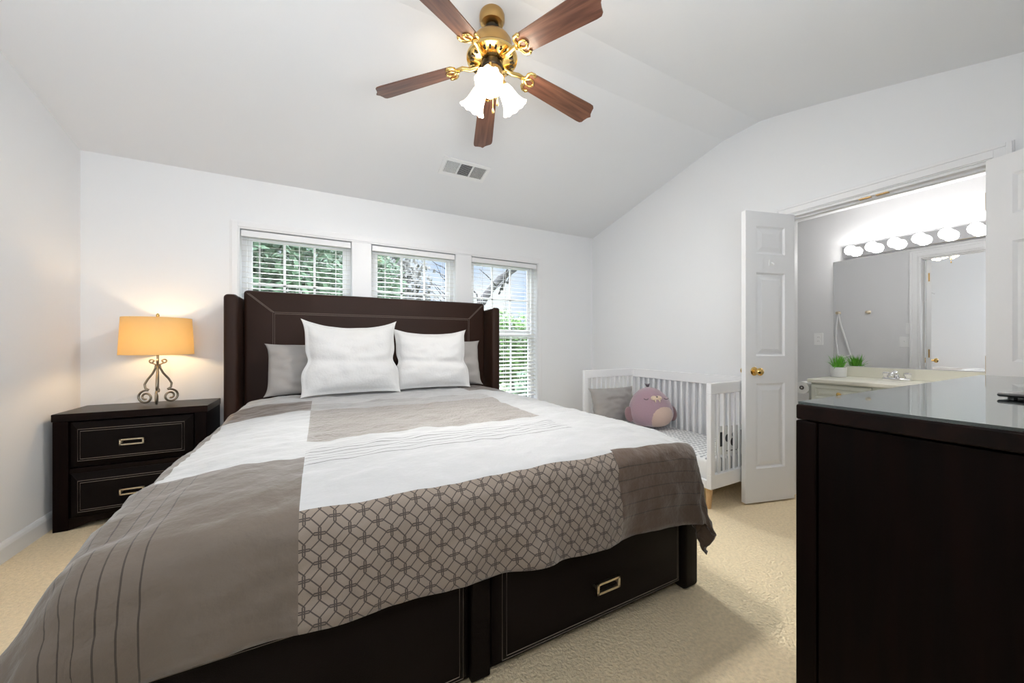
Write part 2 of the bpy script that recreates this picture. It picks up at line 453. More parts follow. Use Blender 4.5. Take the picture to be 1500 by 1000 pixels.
# one casing frame around the row of windows
mb = MB()
cx0, cx1 = WX[0][0], WX[2][1]
for off, ww, th in ((0, 0.062, 0.010), (0.012, 0.040, 0.016)):
    mb.box(cx0 - off - ww, cx0 - off, YB - th, YB, WZ0 - ww, WZ1 + off + ww); mb.box(cx1 + off, cx1 + off + ww, YB - th, YB, WZ0 - ww, WZ1 + off + ww)
    mb.box(cx0 - off, cx1 + off, YB - th, YB, WZ1 + off, WZ1 + off + ww)
for a, b in ((WX[0][1], WX[1][0]), (WX[1][1], WX[2][0])): mb.box(a + 0.004, b - 0.004, YB - 0.010, YB, WZ0, WZ1)
mb.box(cx0 - 0.07, cx1 + 0.07, YB - 0.03, YB, WZ0 - 0.03, WZ0)
struct(obj('trim_4', mb, TRIM, bevel=0.003), 'white casing framing the row of windows', 'window casing')

blabels = ['white horizontal window blind with only dense green foliage behind it, left of the headboard',
           'white horizontal window blind in the middle window with bare twigs behind it',
           'white horizontal window blind hanging lowest beside the headboard, sky and leaning trunk behind']
for wi, (a, b) in enumerate(WX):
    W = b - a - 0.012; H = WZ1 - WZ0 - 0.03
    root = thing('window_blind', blabels[wi], 'blind', (a + 0.006, YB + 0.004, WZ0 + 0.022), 0, 'blinds in the row of windows')
    obj('headrail', MB().box(0, W, 0, 0.052, H - 0.050, H), TRIM, root, bevel=0.003)
    mb = MB(); n = int((H - 0.09) / 0.043)
    for i in range(n):
        z = H - 0.072 - i * 0.043
        mb.box(0.004, W - 0.004, -0.0245, 0.0245, -0.0014, 0.0014, T(0, 0.030, z) @ RX(R(12)))
    obj('slats', mb, BLIND, root)
    obj('bottom_rail', MB().box(0.004, W - 0.004, 0.006, 0.054, 0.0, 0.018), TRIM, root, bevel=0.003)
    for x in (0.12, W / 2, W - 0.12):
        mb = MB()
        for y in (0.004, 0.0555): mb.box(x - 0.0015, x + 0.0015, y - 0.001, y + 0.001, 0.01, H - 0.05)
        obj('ladder_cord', mb, TRIM, root)

# ------------------------------------------------------------------ outside
tag(struct(obj('ground', MB().box(-30, 34, YB + 0.6, 60, -0.6, -0.5), GRASS)), 'green lawn outside the windows', 'lawn')
def tree(name, label, c, rad, n, m, leaf, trunk_h, group=None, seed=1, trunk_r=0.10):
    rnd = random.Random(seed)
    root = thing(name, label, 'tree', (c[0], c[1], -0.5), 0, group)
    pts = [(0, 0, 0), (0.05, 0, trunk_h * 0.5), (0.0, 0.05, trunk_h)]
    obj('trunk', MB().tube(pts, [trunk_r, trunk_r * 0.8, trunk_r * 0.5], 8), BARK, root, smooth=True)
    mb = MB()
    for _ in range(n):
        while True:
            p = Vector((rnd.uniform(-1, 1), rnd.uniform(-1, 1), rnd.uniform(-1, 1)))
            if 0.15 < p.length < 1: break
        p = p * (0.75 + 0.25 * noise.noise(p * 3 + Vector((seed, 0, 0))))
        q = Vector((p.x * rad[0], p.y * rad[1], p.z * rad[2] + c[2] + 0.5))
        s = leaf * rnd.uniform(0.6, 1.4)
        u = Vector((rnd.gauss(0, 1), rnd.gauss(0, 1), rnd.gauss(0, 1))).normalized()
        v = u.orthogonal().normalized()
        mb.bm.faces.new([mb.bm.verts.new(q + s * (x * u + y * v)) for x, y in ((-1, 0), (0, -0.45), (1, 0), (0, 0.45))])
    obj('foliage', mb, m, root)
    return root
tree('evergreen_tree', 'dense dark evergreen tree filling the view of the left window', (-1.2, 8.2, 2.3), (2.7, 1.3, 2.9), 10000, FOL_A, 0.10, 2.5, group='trees and bushes outside the windows', seed=2)
tree('evergreen_tree', 'dark evergreen tree seen at the right edge of the left window', (1.1, 11.6, 2.2), (1.6, 1.2, 3.2), 6000, FOL_A, 0.11, 2.5, group='trees and bushes outside the windows', seed=3)
tree('twiggy_tree', 'grey brown twiggy tree behind the middle window', (2.6, 14.6, 3.3), (1.9, 1.2, 2.4), 2000, FOL_C, 0.13, 3.0, group='trees and bushes outside the windows', seed=4)
tree('green_bush', 'low green bush seen under the middle window blind', (2.0, 7.6, 0.7), (1.2, 0.7, 1.3), 3000, FOL_B, 0.08, 1.0, group='trees and bushes outside the windows', seed=5)
tree('green_bush', 'bright green bush behind the right window below the leaning trunk', (5.6, 10.6, 0.9), (1.9, 0.9, 1.6), 5200, FOL_B, 0.08, 1.0, group='trees and bushes outside the windows', seed=6)
tree('green_bush', 'darker low bush close outside the right window', (3.9, 6.0, -0.1), (1.2, 0.6, 0.95), 3000, FOL_A, 0.07, 0.6, group='trees and bushes outside the windows', seed=7)
rt = thing('leaning_tree', 'bare dark tree leaning diagonally across the right window', 'tree', (2.95, 8.9, -0.5))
obj('trunk', MB().tube([(0.0, 0, 0), (0.15, 0, 1.2), (0.5, 0, 2.1), (1.0, 0.1, 2.9), (1.45, 0.2, 3.4), (2.2, 0.3, 3.9), (2.8, 0.4, 4.6)], [0.13, 0.12, 0.115, 0.11, 0.10, 0.08, 0.04], 10), BARK, rt, smooth=True)
rnd = random.Random(9)
for k in range(5):
    f = rnd.uniform(0.35, 1); base = Vector((0.3 + 1.9 * f, 0.15, 1.6 + 2.4 * f - 0.1 * f))
    p = [base]; d = Vector((rnd.uniform(-1, 0.8), rnd.uniform(-0.4, 0.4), rnd.uniform(0.2, 1))).normalized()
    for s in range(5):
        d = (d + 0.35 * Vector((rnd.gauss(0, 1), rnd.gauss(0, 0.5), rnd.gauss(0, 1)))).normalized(); p.append(p[-1] + d * 0.28)
    obj('branch', MB().tube(p, [0.03, 0.026, 0.022, 0.017, 0.012, 0.006], 6), BARK, rt, smooth=True)
tt = thing('slender_tree', 'slender upright bare tree at the left side of the right window', 'tree', (3.7, 12.4, -0.5))
obj('trunk', MB().tube([(0, 0, 0), (0.1, 0, 2), (0.45, 0, 3.6), (0.6, 0, 5.2)], [0.1, 0.1, 0.09, 0.06], 8), BARK, tt, smooth=True)
for k in range(12):
    base = Vector((0.35, 0, 2.4 + 0.22 * k)); p = [base]; d = Vector((rnd.choice((-1, 1)), rnd.uniform(-0.4, 0.4), 0.6)).normalized()
    for s in range(4):
        d = (d + 0.3 * Vector((rnd.gauss(0, 1), rnd.gauss(0, 0.5), rnd.gauss(0, 1)))).normalized(); p.append(p[-1] + d * 0.25)
    obj('branch', MB().tube(p, [0.02, 0.017, 0.013, 0.009, 0.005], 6), BARK, tt, smooth=True)

# ------------------------------------------------------------------ bed
BED = thing('bed', 'king bed with dark brown leather wingback headboard and storage drawers', 'bed', (0.485, 2.3, 0))
bx, by = 0.485, 2.3
def LB(x0, x1, y0, y1, z0, z1): return MB().box(x0 - bx, x1 - bx, y0 - by, y1 - by, z0, z1)
hbY = 3.40
hp = obj('headboard', LB(-0.515, 1.487, hbY, 3.50, 0.10, 1.53), LEATHER_HB, BED, bevel=0.028, smooth=R(50), seg=4)
def stitch(pts, parent, wd=0.0035, m=STITCH, gap=0.006):
    mb = MB()
    mb.tube(pts, wd / 2, 6)
    return obj('stitching', mb, m, parent)
yy = hbY - by - 0.001
hx0, hx1 = -0.515 - bx, 1.487 - bx
mb = MB()
for o in (0.0, 0.012):
    mb.tube([(hx0 + 0.19 + o, yy, 0.55), (hx0 + 0.19 + o, yy, 1.367 - o), (hx1 - 0.17 - o, yy, 1.367 - o), (hx1 - 0.17 - o, yy, 0.55)], 0.0016, 6)
for o in (-0.006, 0.006):
    mb.tube([(hx0 + 0.03 + o, yy, 1.505), (hx0 + 0.19 + o, yy, 1.367)], 0.0016, 6)
    mb.tube([(hx1 - 0.03 + o, yy, 1.505), (hx1 - 0.17 + o, yy, 1.367)], 0.0016, 6)
part_label(obj('stitching', mb, STITCH, hp), 'pale double stitching')
obj('wing', LB(-0.605, -0.518, 3.22, 3.52, 0.0, 1.475), LEATHER_HB, BED, bevel=0.028, smooth=R(50), seg=4)
obj('wing', LB(1.490, 1.575, 3.22, 3.52, 0.0, 1.475), LEATHER_HB, BED, bevel=0.028, smooth=R(50), seg=4)
obj('side_rail', LB(-0.500, -0.450, 1.15, 3.30, 0.02, 0.40), LEATHER, BED, bevel=0.012)
obj('side_rail', LB(1.415, 1.465, 1.15, 3.30, 0.02, 0.40), LEATHER, BED, bevel=0.012)
obj('platform', LB(-0.450, 1.415, 1.15, 3.38, 0.26, 0.42), LEATHER, BED)
obj('corner_post', LB(1.452, 1.556, 1.083, 1.20, 0.0, 0.45), LEATHER, BED, bevel=0.022, smooth=R(50), seg=4)
obj('corner_post', LB(-0.586, -0.482, 1.083, 1.20, 0.0, 0.45), LEATHER, BED, bevel=0.022, smooth=R(50), seg=4)
obj('center_divider', LB(0.435, 0.505, 1.105, 1.20, 0.012, 0.43), LEATHER, BED, bevel=0.006)
fr = MB(); fr.box(-0.482 - bx, 1.452 - bx, 1.13 - by, 1.19 - by, 0.012, 0.06); fr.box(-0.482 - bx, 1.452 - bx, 1.12 - by, 1.19 - by, 0.418, 0.450)
obj('front_rail', fr, LEATHER, BED, bevel=0.004)
def drawer_front(x0, x1):
    d = MB(); y = 1.083 - by
    a, b = x0 - bx, x1 - bx
    def ring(i, yv): return [d.bm.verts.new(p) for p in ((a + i, yv, 0.035 + i), (b - i, yv, 0.035 + i), (b - i, yv, 0.415 - i), (a + i, yv, 0.415 - i))]
    rg = [ring(0, y + 0.10), ring(0, y + 0.035), ring(0.006, y + 0.028), ring(0.030, y + 0.002), ring(0.036, y)]
    for p, q in zip(rg, rg[1:]):
        for i in range(4): d.bm.faces.new((p[i], p[(i + 1) % 4], q[(i + 1) % 4], q[i]))
    d.bm.faces.new(rg[-1]); d.bm.faces.new(rg[0][::-1])
    dr = obj('drawer', d, LEATHER, BED, smooth=R(30))
    s = MB()
    for i, yv in ((0.027, y + 0.004), (0.041, y - 0.0005)):
        s.tube([(a + i, yv, 0.035 + i), (b - i, yv, 0.035 + i), (b - i, yv, 0.415 - i), (a + i, yv, 0.415 - i)], 0.0013, 5, closed=True)
    obj('stitching', s, STITCH, dr)
    h = MB(); c = (a + b) / 2; z0, z1 = 0.172, 0.216
    wv = 0.058
    h.box(c - wv, c + wv, y - 0.030, y - 0.020, z1 - 0.009, z1); h.box(c - wv, c + wv, y - 0.030, y - 0.020, z0, z0 + 0.009)
    h.box(c - wv, c - wv + 0.011, y - 0.030, y - 0.020, z0, z1); h.box(c + wv - 0.011, c + wv, y - 0.030, y - 0.020, z0, z1)
    for k in (-1, 1): h.box(c + k * (wv - 0.008) - 0.004, c + k * (wv - 0.008) + 0.004, y - 0.022, y + 0.002, (z0 + z1) / 2 - 0.004, (z0 + z1) / 2 + 0.004)
    part_label(obj('handle', h, NICKEL, dr, bevel=0.001), 'open rectangular champagne metal pull')
drawer_front(0.512, 1.445); drawer_front(-0.475, 0.428)

mt = MB().box(-0.395, 1.40, 1.13, 3.36, 0.425, 0.648)
tag(obj('mattress', mt, WHITE_FAB, bevel=0.05, smooth=True, seg=4), 'thick white mattress lying on the bed under the comforter', 'mattress')

# ---- comforter: patchwork panels, flat coordinates (a, b) draped over the mattress
def patch_mat(name, col, lines=None, cloth=(28, 0.45), rough=0.65, sheen=0.25):
    m = bpy.data.materials.new(name); m.use_nodes = True
    t, n, l = nodes(m); b = n['Principled BSDF']
    b.inputs['Roughness'].default_value = rough; b.inputs['Specular IOR Level'].default_value = 0.25
    b.inputs['Sheen Weight'].default_value = sheen
    uv = n.new('ShaderNodeUVMap'); uv.uv_map = 'UVMap'
    x = n.new('ShaderNodeTexNoise'); x.inputs['Scale'].default_value = cloth[0]; x.inputs['Detail'].default_value = 4
    l.new(uv.outputs[0], x.inputs['Vector'])
    bp = n.new('ShaderNodeBump'); bp.inputs['Strength'].default_value = cloth[1]; bp.inputs['Distance'].default_value = 0.01
    l.new(x.outputs['Fac'], bp.inputs['Height']); l.new(bp.outputs['Normal'], b.inputs['Normal'])
    base = n.new('ShaderNodeRGB'); base.outputs[0].default_value = (*col, 1)
    out = base.outputs[0]
    def M(op, a, c=None):
        q = n.new('ShaderNodeMath'); q.operation = op
        for i, v in enumerate((a, c)):
            if v is None: continue
            if isinstance(v, (int, float)): q.inputs[i].default_value = v
            else: l.new(v, q.inputs[i])
        return q.outputs[0]
    if lines:
        sp = n.new('ShaderNodeSeparateXYZ'); l.new(uv.outputs[0], sp.inputs[0])
        fac = lines(sp.outputs[0], sp.outputs[1], M)
        mx = n.new('ShaderNodeMix'); mx.data_type = 'RGBA'
        l.new(fac, mx.inputs['Factor']); l.new(out, mx.inputs['A']); mx.inputs['B'].default_value = (0.030, 0.021, 0.016, 1)
        out = mx.outputs['Result']
    l.new(out, b.inputs['Base Color'])
    return m
def octagons(u, v, M):
    P = 0.068; ap = P * 0.50; wd = 0.0015
    acc = None
    for lx in (0, P / 2):
        for sx in (0, P):
            for sy in (0, P):
                # local coordinates within a 2P cell, centred
                px = M('ABSOLUTE', M('SUBTRACT', M('MULTIPLY', M('FRACT', M('MULTIPLY', M('ADD', u, 10.0 * P + lx + sx), 1 / (2 * P))), 2 * P), P))
                py = M('ABSOLUTE', M('SUBTRACT', M('MULTIPLY', M('FRACT', M('MULTIPLY', M('ADD', v, 10.0 * P + lx + sy), 1 / (2 * P))), 2 * P), P))
                d = M('MAXIMUM', M('MULTIPLY', M('MAXIMUM', px, py), 0.50 / 0.535), M('MULTIPLY', M('ADD', px, py), 0.7071))
                e = M('LESS_THAN', M('ABSOLUTE', M('SUBTRACT', d, ap)), wd)
                acc = e if acc is None else M('MAXIMUM', acc, e)
    return M('MULTIPLY', acc, 0.88)
PL_A = [-0.325 - 0.031 * k for k in range(6)]           # tucks along the left tan panel (a = const)
PL_B = [1.33 + 0.036 * k for k in range(6)]            # tucks on the white centre strip (b = const)
PL_C = [0.985 - 0.045 * k for k in range(5)]           # tucks on the brown right block
def tuck_lines(which, off, wd, k):
    def f(u, v, M):
        acc = None
        for p in which:
            e = M('LESS_THAN', M('ABSOLUTE', M('SUBTRACT', (u if off == 'a' else v), p)), wd)
            acc = e if acc is None else M('MAXIMUM', acc, e)
        return M('MULTIPLY', acc, k)
    return f
CMATS_PLAIN = patch_mat('comforter_tan_plain', (0.108, 0.085, 0.066))
CMATS = [patch_mat('comforter_white', (0.385, 0.384, 0.383)),
         patch_mat('comforter_tan', (0.108, 0.085, 0.066), tuck_lines(PL_A, 'a', 0.0016, 0.85)),
         patch_mat('comforter_brown', (0.085, 0.056, 0.039), rough=0.5, cloth=(40, 0.35)),
         patch_mat('comforter_octagon', (0.185, 0.148, 0.119), octagons),
         patch_mat('comforter_beige', (0.225, 0.198, 0.174), cloth=(60, 1.0)),
         patch_mat('comforter_white_tucks', (0.385, 0.384, 0.383), tuck_lines(PL_B, 'b', 0.0020, 0.75)),
         patch_mat('comforter_brown_tucks', (0.085, 0.056, 0.039), tuck_lines(PL_C, 'b', 0.0020, 0.75), rough=0.5, cloth=(40, 0.35)),
         patch_mat('comforter_pale_grey', (0.30, 0.29, 0.283), cloth=(50, 0.6)), CMATS_PLAIN]
CX0, CX1, CY0, CZ = -0.41, 1.415, 1.085, 0.735
A0, A1, B0, B1 = -0.96, 1.80, 0.725, 3.16
def seamL(b): return -0.045
def seamR(b): return 0.985 + 0.10 * max(0, min(1, (b - 1.0) / 1.3))
def drape(a, b):
    oa = (CX0 - a) if a < CX0 else ((a - CX1) if a > CX1 else 0.0)
    sx = -1 if a < CX0 else 1
    ob = max(0.0, CY0 - b)
    px = min(max(a, CX0), CX1); py = max(b, CY0)
    o = math.hypot(oa, ob)
    n1 = noise.noise(Vector((a * 2.3, b * 2.3, 0.3)))
    n2 = noise.noise(Vector((a * 7.0, b * 9.0, 4.1)))
    n3 = noise.noise(Vector((a * 16.0, b * 22.0, 7.7)))
    n4 = noise.noise(Vector((a * 5 + b * 9, b * 30 - a * 10, 2.2)))
    n5 = noise.noise(Vector((a * 22 - b * 6, b * 7 + a * 3, 5.5)))
    z = CZ + 0.010 * n1 + 0.008 * n2 + 0.005 * n3 + 0.006 * n4 * max(0, n2 + 0.35) + 0.005 * n5 * max(0, 0.3 - n2)
    # gentle fall towards the mattress edges
    ex = min(px - CX0, CX1 - px); z -= 0.03 * max(0, 1 - ex / 0.30) ** 2
    ey = py - CY0; z -= 0.025 * max(0, 1 - ey / 0.25) ** 2
    for p in PL_A:
        if b < 1.43 and a < -0.045: z += 0.003 * max(0, 1 - abs(a - p - 0.006) / 0.012)
    if seamL(b) < a < seamR(b):
        for p in PL_B: z += 0.004 * max(0, 1 - abs(b - p - 0.006) / 0.012)
    if o < 1e-6: return Vector((a, b, z))
    ux, uy = sx * oa / o, -ob / o
    phi = math.atan2(ob, oa)                           # 0 = side, 90 deg = front
    k = phi / (PI / 2)
    side = R(70) if sx < 0 else R(84)
    th = side * (1 - k) + R(83) * k
    if sx < 0 and 0.05 < k < 0.95: th -= R(16) * math.sin(k * PI)
    r = 0.075
    if o < r * th: h = r * math.sin(o / r); dz = r * (1 - math.cos(o / r))
    else:
        e = o - r * th
        h = r * math.sin(th) + e * math.cos(th); dz = r * (1 - math.cos(th)) + e * math.sin(th)
    t = min(1, o / 0.4)
    s = b if k < 0.5 else a
    rip = t * t * ((0.034 if sx < 0 else 0.018) * math.sin(s * 9 + 1.3 * sx + 2 * n1) + 0.010 * math.sin(s * 23 + 3 * n1))
    if 0 < k < 1: rip = rip * 0.4 + t * t * (0.035 * math.sin(k * PI * 3 + (0.6 if sx < 0 else 1.5))) * math.sin(k * PI)
    h += rip + 0.012 * n2 * t + 0.006 * n3 + (0.007 * n4 + 0.007 * n5) * t
    zz = max(0.025, z - dz)
    return Vector((px + ux * h, py + uy * h, zz))
def fill(vals, step):
    out = []
    for p, q in zip(vals, vals[1:]):
        n = max(1, round((q - p) / step))
        out += [p + (q - p) * i / n for i in range(n)]
    return out + [vals[-1]]
brows = fill([B0, 1.045, 1.06, 1.43, 1.64, 2.34, 2.36, 2.60, 2.80, B1], 0.016)
NL, NC, NR = 62, 66, 60
mb = MB()
P = []; AB = []
for b in brows:
    sl_, sr_ = seamL(b), seamR(b)
    row = [A0 + (sl_ - A0) * i / NL for i in range(NL)] + [sl_ + (sr_ - sl_) * i / NC for i in range(NC)] + [sr_ + (A1 - sr_) * i / NR for i in range(NR + 1)]
    bb = []
    for a in row:
        k = 0.15 * max(0, min(1, 1 - (a + 0.05) / 1.0))
        bb.append(b if b >= 1.045 else 1.045 - (1.045 - b) * (1 - k))
    AB.append(list(zip(row, bb))); P.append([drape(a, q) for a, q in zip(row, bb)])
vs = mb.grid(P)
uvl = mb.bm.loops.layers.uv.new('UVMap')
ab_of = {}
for i, row in enumerate(vs):
    for j, v in enumerate(row): ab_of[v] = AB[i][j]
for f in mb.bm.faces:
    pa = [ab_of[v] for v in f.verts]
    ac = sum(p[0] for p in pa) / 4; bc = sum(p[1] for p in pa) / 4
    for lp in f.loops: lp[uvl].uv = ab_of[lp.vert]
    if ac < -0.43 and 1.43 < bc < 2.36: mi = 8
    elif ac < seamL(bc): mi = 1 if bc < 1.43 else (0 if bc < 2.36 else (2 if bc < 2.80 else 0))
    elif ac < seamR(bc): mi = 3 if bc < 1.045 else (5 if bc < 1.64 else (4 if bc < 2.34 else (7 if bc < 2.6 else 0)))
    else: mi = 6 if bc < 1.06 else (0 if bc < 2.80 else 2)
    f.material_index = mi
    f.smooth = True
comf = obj('comforter', mb, CMATS)
tag(comf, 'patchwork comforter of white, tan and brown panels spread over the bed', 'comforter')
sm = comf.modifiers.new('thickness', 'SOLIDIFY'); sm.thickness = 0.016; sm.offset = -1

# ---- pillows
def pillow(name, label, w, h, t, m, loc, lean, rz=0, flange=0.0, seed=1, group=None, dent=0.0, roll=0.0, sag=0.0, cat='pillow'):
    N = 44
    mb = MB()
    def pt(i, j, sg):
        u = -1 + 2 * i / N; v = -1 + 2 * j / N
        fu = flange / (w / 2); fv = flange / (h / 2)
        iu = min(1, abs(u) / (1 - fu)) if fu else abs(u); iv = min(1, abs(v) / (1 - fv)) if fv else abs(v)
        th = (max(0, 1 - iu ** 2.6) ** 0.55) * (max(0, 1 - iv ** 2.6) ** 0.55)
        pinch = 1 - 0.075 * (1 - abs(u) ** 3) * v * v - 0.0
        pv = 1 - 0.06 * (1 - abs(u) ** 4); pu = (1 - 0.085 * (1 - abs(v) ** 5)) * (1 + (0.08 * math.exp(-((v + 0.5) / 0.35) ** 2) if dent else 0))
        x = u * w / 2 * pu; z = v * h / 2 * pv
        nn = noise.noise(Vector((u * 1.6 + seed * 5.1, v * 1.6, sg * 2.0)))
        n2 = noise.noise(Vector((u * 4.0 + seed * 3.3, v * 5.0, sg * 2.0 + 9)))
        y = sg * (t / 2 * th * (1 + 0.14 * nn) + 0.0025) + 0.010 * n2 * th
        y += 0.012 * noise.noise(Vector((u * 3 + seed, v * 3, 0)))
        # crease across the middle
        if dent: y -= sg * dent * math.exp(-((v + 0.12 + 0.06 * u) / 0.10) ** 2) * (0.4 + 0.6 * abs(u)) * th
        if dent: x *= 1 - 0.07 * math.exp(-((v + 0.10) / 0.18) ** 2)
        z -= sag * (1 - u * u) * (v + 1) / 2 * h
        return Vector((x, y, z + h / 2 * 0.98))
    rows = {}
    for sg in (-1, 1):
        for i in range(N + 1):
            for j in range(N + 1):
                rows[(sg, i, j)] = mb.bm.verts.new(pt(i, j, sg))
        for i in range(N):
            for j in range(N):
                q = [rows[(sg, i, j)], rows[(sg, i + 1, j)], rows[(sg, i + 1, j + 1)], rows[(sg, i, j + 1)]]
                mb.bm.faces.new(q if sg < 0 else q[::-1])
    bd = [(i, 0) for i in range(N)] + [(N, j) for j in range(N)] + [(i, N) for i in range(N, 0, -1)] + [(0, j) for j in range(N, 0, -1)]
    for k in range(len(bd)):
        a, b = bd[k], bd[(k + 1) % len(bd)]
        mb.bm.faces.new((rows[(-1, *b)], rows[(-1, *a)], rows[(1, *a)], rows[(1, *b)]))
    o = obj(name, mb, m, smooth=True)
    o.location = loc; o.rotation_euler = (-lean, roll, rz)
    tag(o, label, cat, group)
    return o
pillow('pillow', 'grey satin pillow at the left end of the bed head', 0.66, 0.40, 0.14, GREY_FAB, (-0.03, 3.16, 0.735), R(14), R(2), seed=3, group='pillows at the bed head')
pillow('pillow', 'grey satin pillow at the right end of the bed head', 0.66, 0.43, 0.14, GREY_FAB, (1.045, 3.20, 0.735), R(14), R(-2), seed=4, group='pillows at the bed head')
pillow('pillow', 'large white square pillow left of centre, the taller one', 0.68, 0.58, 0.20, WHITE_FAB, (0.222, 2.93, 0.745), R(14), R(2), flange=0.022, seed=5, dent=0.03, sag=0.085, group='pillows at the bed head')
pillow('pillow', 'large white square pillow right of centre, the lower slumped one', 0.64, 0.52, 0.20, WHITE_FAB, (0.845, 3.00, 0.745), R(14), R(-3), flange=0.018, seed=8, dent=0.045, sag=0.06, group='pillows at the bed head')

# ------------------------------------------------------------------ nightstand and lamp
NX0, NX1, NY0, NY1, NH = -1.394, -0.680, 3.16, 3.535, 0.70
NS = thing('nightstand', 'dark espresso two drawer nightstand left of the bed', 'nightstand', ((NX0 + NX1) / 2, (NY0 + NY1) / 2, 0))
nw, nd = (NX1 - NX0) / 2, (NY1 - NY0) / 2
obj('top', MB().box(-nw - 0.004, nw + 0.004, -nd - 0.004, nd, NH - 0.045, NH), ESPRESSO, NS, bevel=0.003)
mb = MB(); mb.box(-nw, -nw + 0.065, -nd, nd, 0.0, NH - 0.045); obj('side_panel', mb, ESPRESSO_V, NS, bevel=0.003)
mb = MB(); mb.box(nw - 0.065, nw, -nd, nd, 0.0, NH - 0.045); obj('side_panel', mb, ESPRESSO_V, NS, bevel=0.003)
obj('back_panel', MB().box(-nw + 0.065, nw - 0.065, nd - 0.02, nd, 0.06, NH - 0.045), ESPRESSO, NS)
ap = [(-nw + 0.065, 0.07), (-nw + 0.065, 0.0), (-nw + 0.10, 0.012), (-nw + 0.16, 0.035), (0, 0.045), (nw - 0.16, 0.035), (nw - 0.10, 0.012), (nw - 0.065, 0.0), (nw - 0.065, 0.07)]
mb = MB(); mb.prism(ap, 0, 0.02, Matrix(((1, 0, 0, 0), (0, 0, 1, -nd + 0.004), (0, 1, 0, 0), (0, 0, 0, 1)))); obj('apron', mb, ESPRESSO, NS)
obj('drawer_divider', MB().box(-nw + 0.065, nw - 0.065, -nd + 0.012, nd - 0.02, 0.335, 0.365), ESPRESSO, NS)
def ns_drawer(z0, z1):
    d = MB(); a, b = -nw + 0.072, nw - 0.072; y = -nd - 0.022
    def ring(i, yv): return [d.bm.verts.new(p) for p in ((a + i, yv, z0 + i), (b - i, yv, z0 + i), (b - i, yv, z1 - i), (a + i, yv, z1 - i))]
    rg = [ring(0, nd - 0.05), ring(0, y + 0.030), ring(0.045, y), ring(0.050, y)]
    for p, q in zip(rg, rg[1:]):
        for i in range(4): d.bm.faces.new((p[i], p[(i + 1) % 4], q[(i + 1) % 4], q[i]))
    d.bm.faces.new(rg[-1]); d.bm.faces.new(rg[0][::-1])
    dr = obj('drawer', d, LEATHER, NS)
    s = MB()
    for i, yv in ((0.040, y + 0.0025), (0.052, y - 0.0005)):
        s.tube([(a + i, yv, z0 + i), (b - i, yv, z0 + i), (b - i, yv, z1 - i), (a + i, yv, z1 - i)], 0.0013, 5, closed=True)
    obj('stitching', s, STITCH, dr)
    h = MB(); z = (z0 + z1) / 2; wv, hv = 0.057, 0.019
    for zz in (z - hv, z + hv - 0.008): h.box(-wv, wv, y - 0.026, y - 0.017, zz, zz + 0.008)
    for xx in (-wv, wv - 0.009): h.box(xx, xx + 0.009, y - 0.026, y - 0.017, z - hv, z + hv)
    for k in (-1, 1): h.box(k * 0.05 - 0.004, k * 0.05 + 0.004, y - 0.018, y + 0.002, z - 0.004, z + 0.004)
    part_label(obj('handle', h, NICKEL, dr, bevel=0.001), 'open rectangular champagne metal pull')
ns_drawer(0.375, 0.645); ns_drawer(0.068, 0.335)

LP = thing('table_lamp', 'scrolled metal table lamp with lit yellow drum shade on the nightstand', 'lamp', (-0.985, 3.35, NH))
def scroll_leg(rot):
    pts = []
    # lyre: from the neck, down and out, in to the waist, then the foot spiral
    for p in ((0.010, 0.275), (0.014, 0.250), (0.030, 0.215), (0.060, 0.175), (0.078, 0.140), (0.074, 0.114), (0.055, 0.102), (0.058, 0.099), (0.075, 0.099)):
        pts.append(p)
    cx, cz = 0.072, 0.052
    for i in range(1, 30):
        a = PI / 2 - i * (2 * PI * 1.55) / 29
        rr = 0.047 - 0.034 * i / 29
        pts.append((cx + rr * math.cos(a) * 1.0, cz + rr * math.sin(a) - 0.0))
    mb = MB(); mb.tube([(x * math.cos(rot), x * math.sin(rot), z) for x, z in pts], 0.0066, 8)
    return mb
for k in range(3):
    obj('scroll_leg', scroll_leg(R(-78) + 2 * PI * k / 3), IRON, LP, smooth=True)
for k in range(3):
    rot = R(-78) + 2 * PI * k / 3
    pts = []
    for i in range(20):
        a = -PI / 2 + i * 1.5 * PI / 19 * 1.25; rr = 0.017 - 0.008 * i / 19
        pts.append((0.034 + rr * math.cos(a), 0.300 + rr * math.sin(a) * 0.8))
    pts = [(0.006, 0.272), (0.020, 0.280)] + pts
    obj('scroll_crown', MB().tube([(x * math.cos(rot), x * math.sin(rot), z) for x, z in pts], 0.005, 8), IRON, LP, smooth=True)
mb = MB(); mb.lathe([(0.007, 0.09), (0.007, 0.36)], 10); mb.lathe([(0.013, 0.262), (0.015, 0.27), (0.013, 0.28)], 16); mb.lathe([(0.010, 0.085), (0.012, 0.098), (0.010, 0.11)], 14)
obj('stem', mb, IRON, LP, smooth=R(40))
# tapered drum shade, open at both ends
sh = MB(); n = 56; r1, r0 = 0.178, 0.190; z0, z1 = 0.345, 0.595
prof = [(r0, z0), (r1, z1), (r1 - 0.002, z1), (r0 - 0.002, z0), (r0, z0)]
sh.lathe(prof, n, cap=False)
shd = obj('lamp_shade', sh, SHADE, LP, smooth=R(40))
bmr = MB()
for k in range(3):
    a = 2 * PI * k / 3; bmr.tube([(0, 0, 0.59), (r1 * math.cos(a), r1 * math.sin(a), 0.59)], 0.002, 6)
bmr.tube([(0, 0, 0.36), (0.04, 0, 0.40), (0.045, 0, 0.5), (0.0, 0, 0.59)], 0.002, 6)
obj('harp', bmr, IRON, LP)
mb = MB(); mb.lathe([(0.003, 0.588), (0.006, 0.60), (0.010, 0.612), (0.008, 0.622), (0.002, 0.628)], 14); obj('finial', mb, BRASS, LP, smooth=True)
obj('bulb', MB().ell((0, 0, 0.44), (0.028, 0.028, 0.040)), BULB_LAMP, LP, smooth=True)

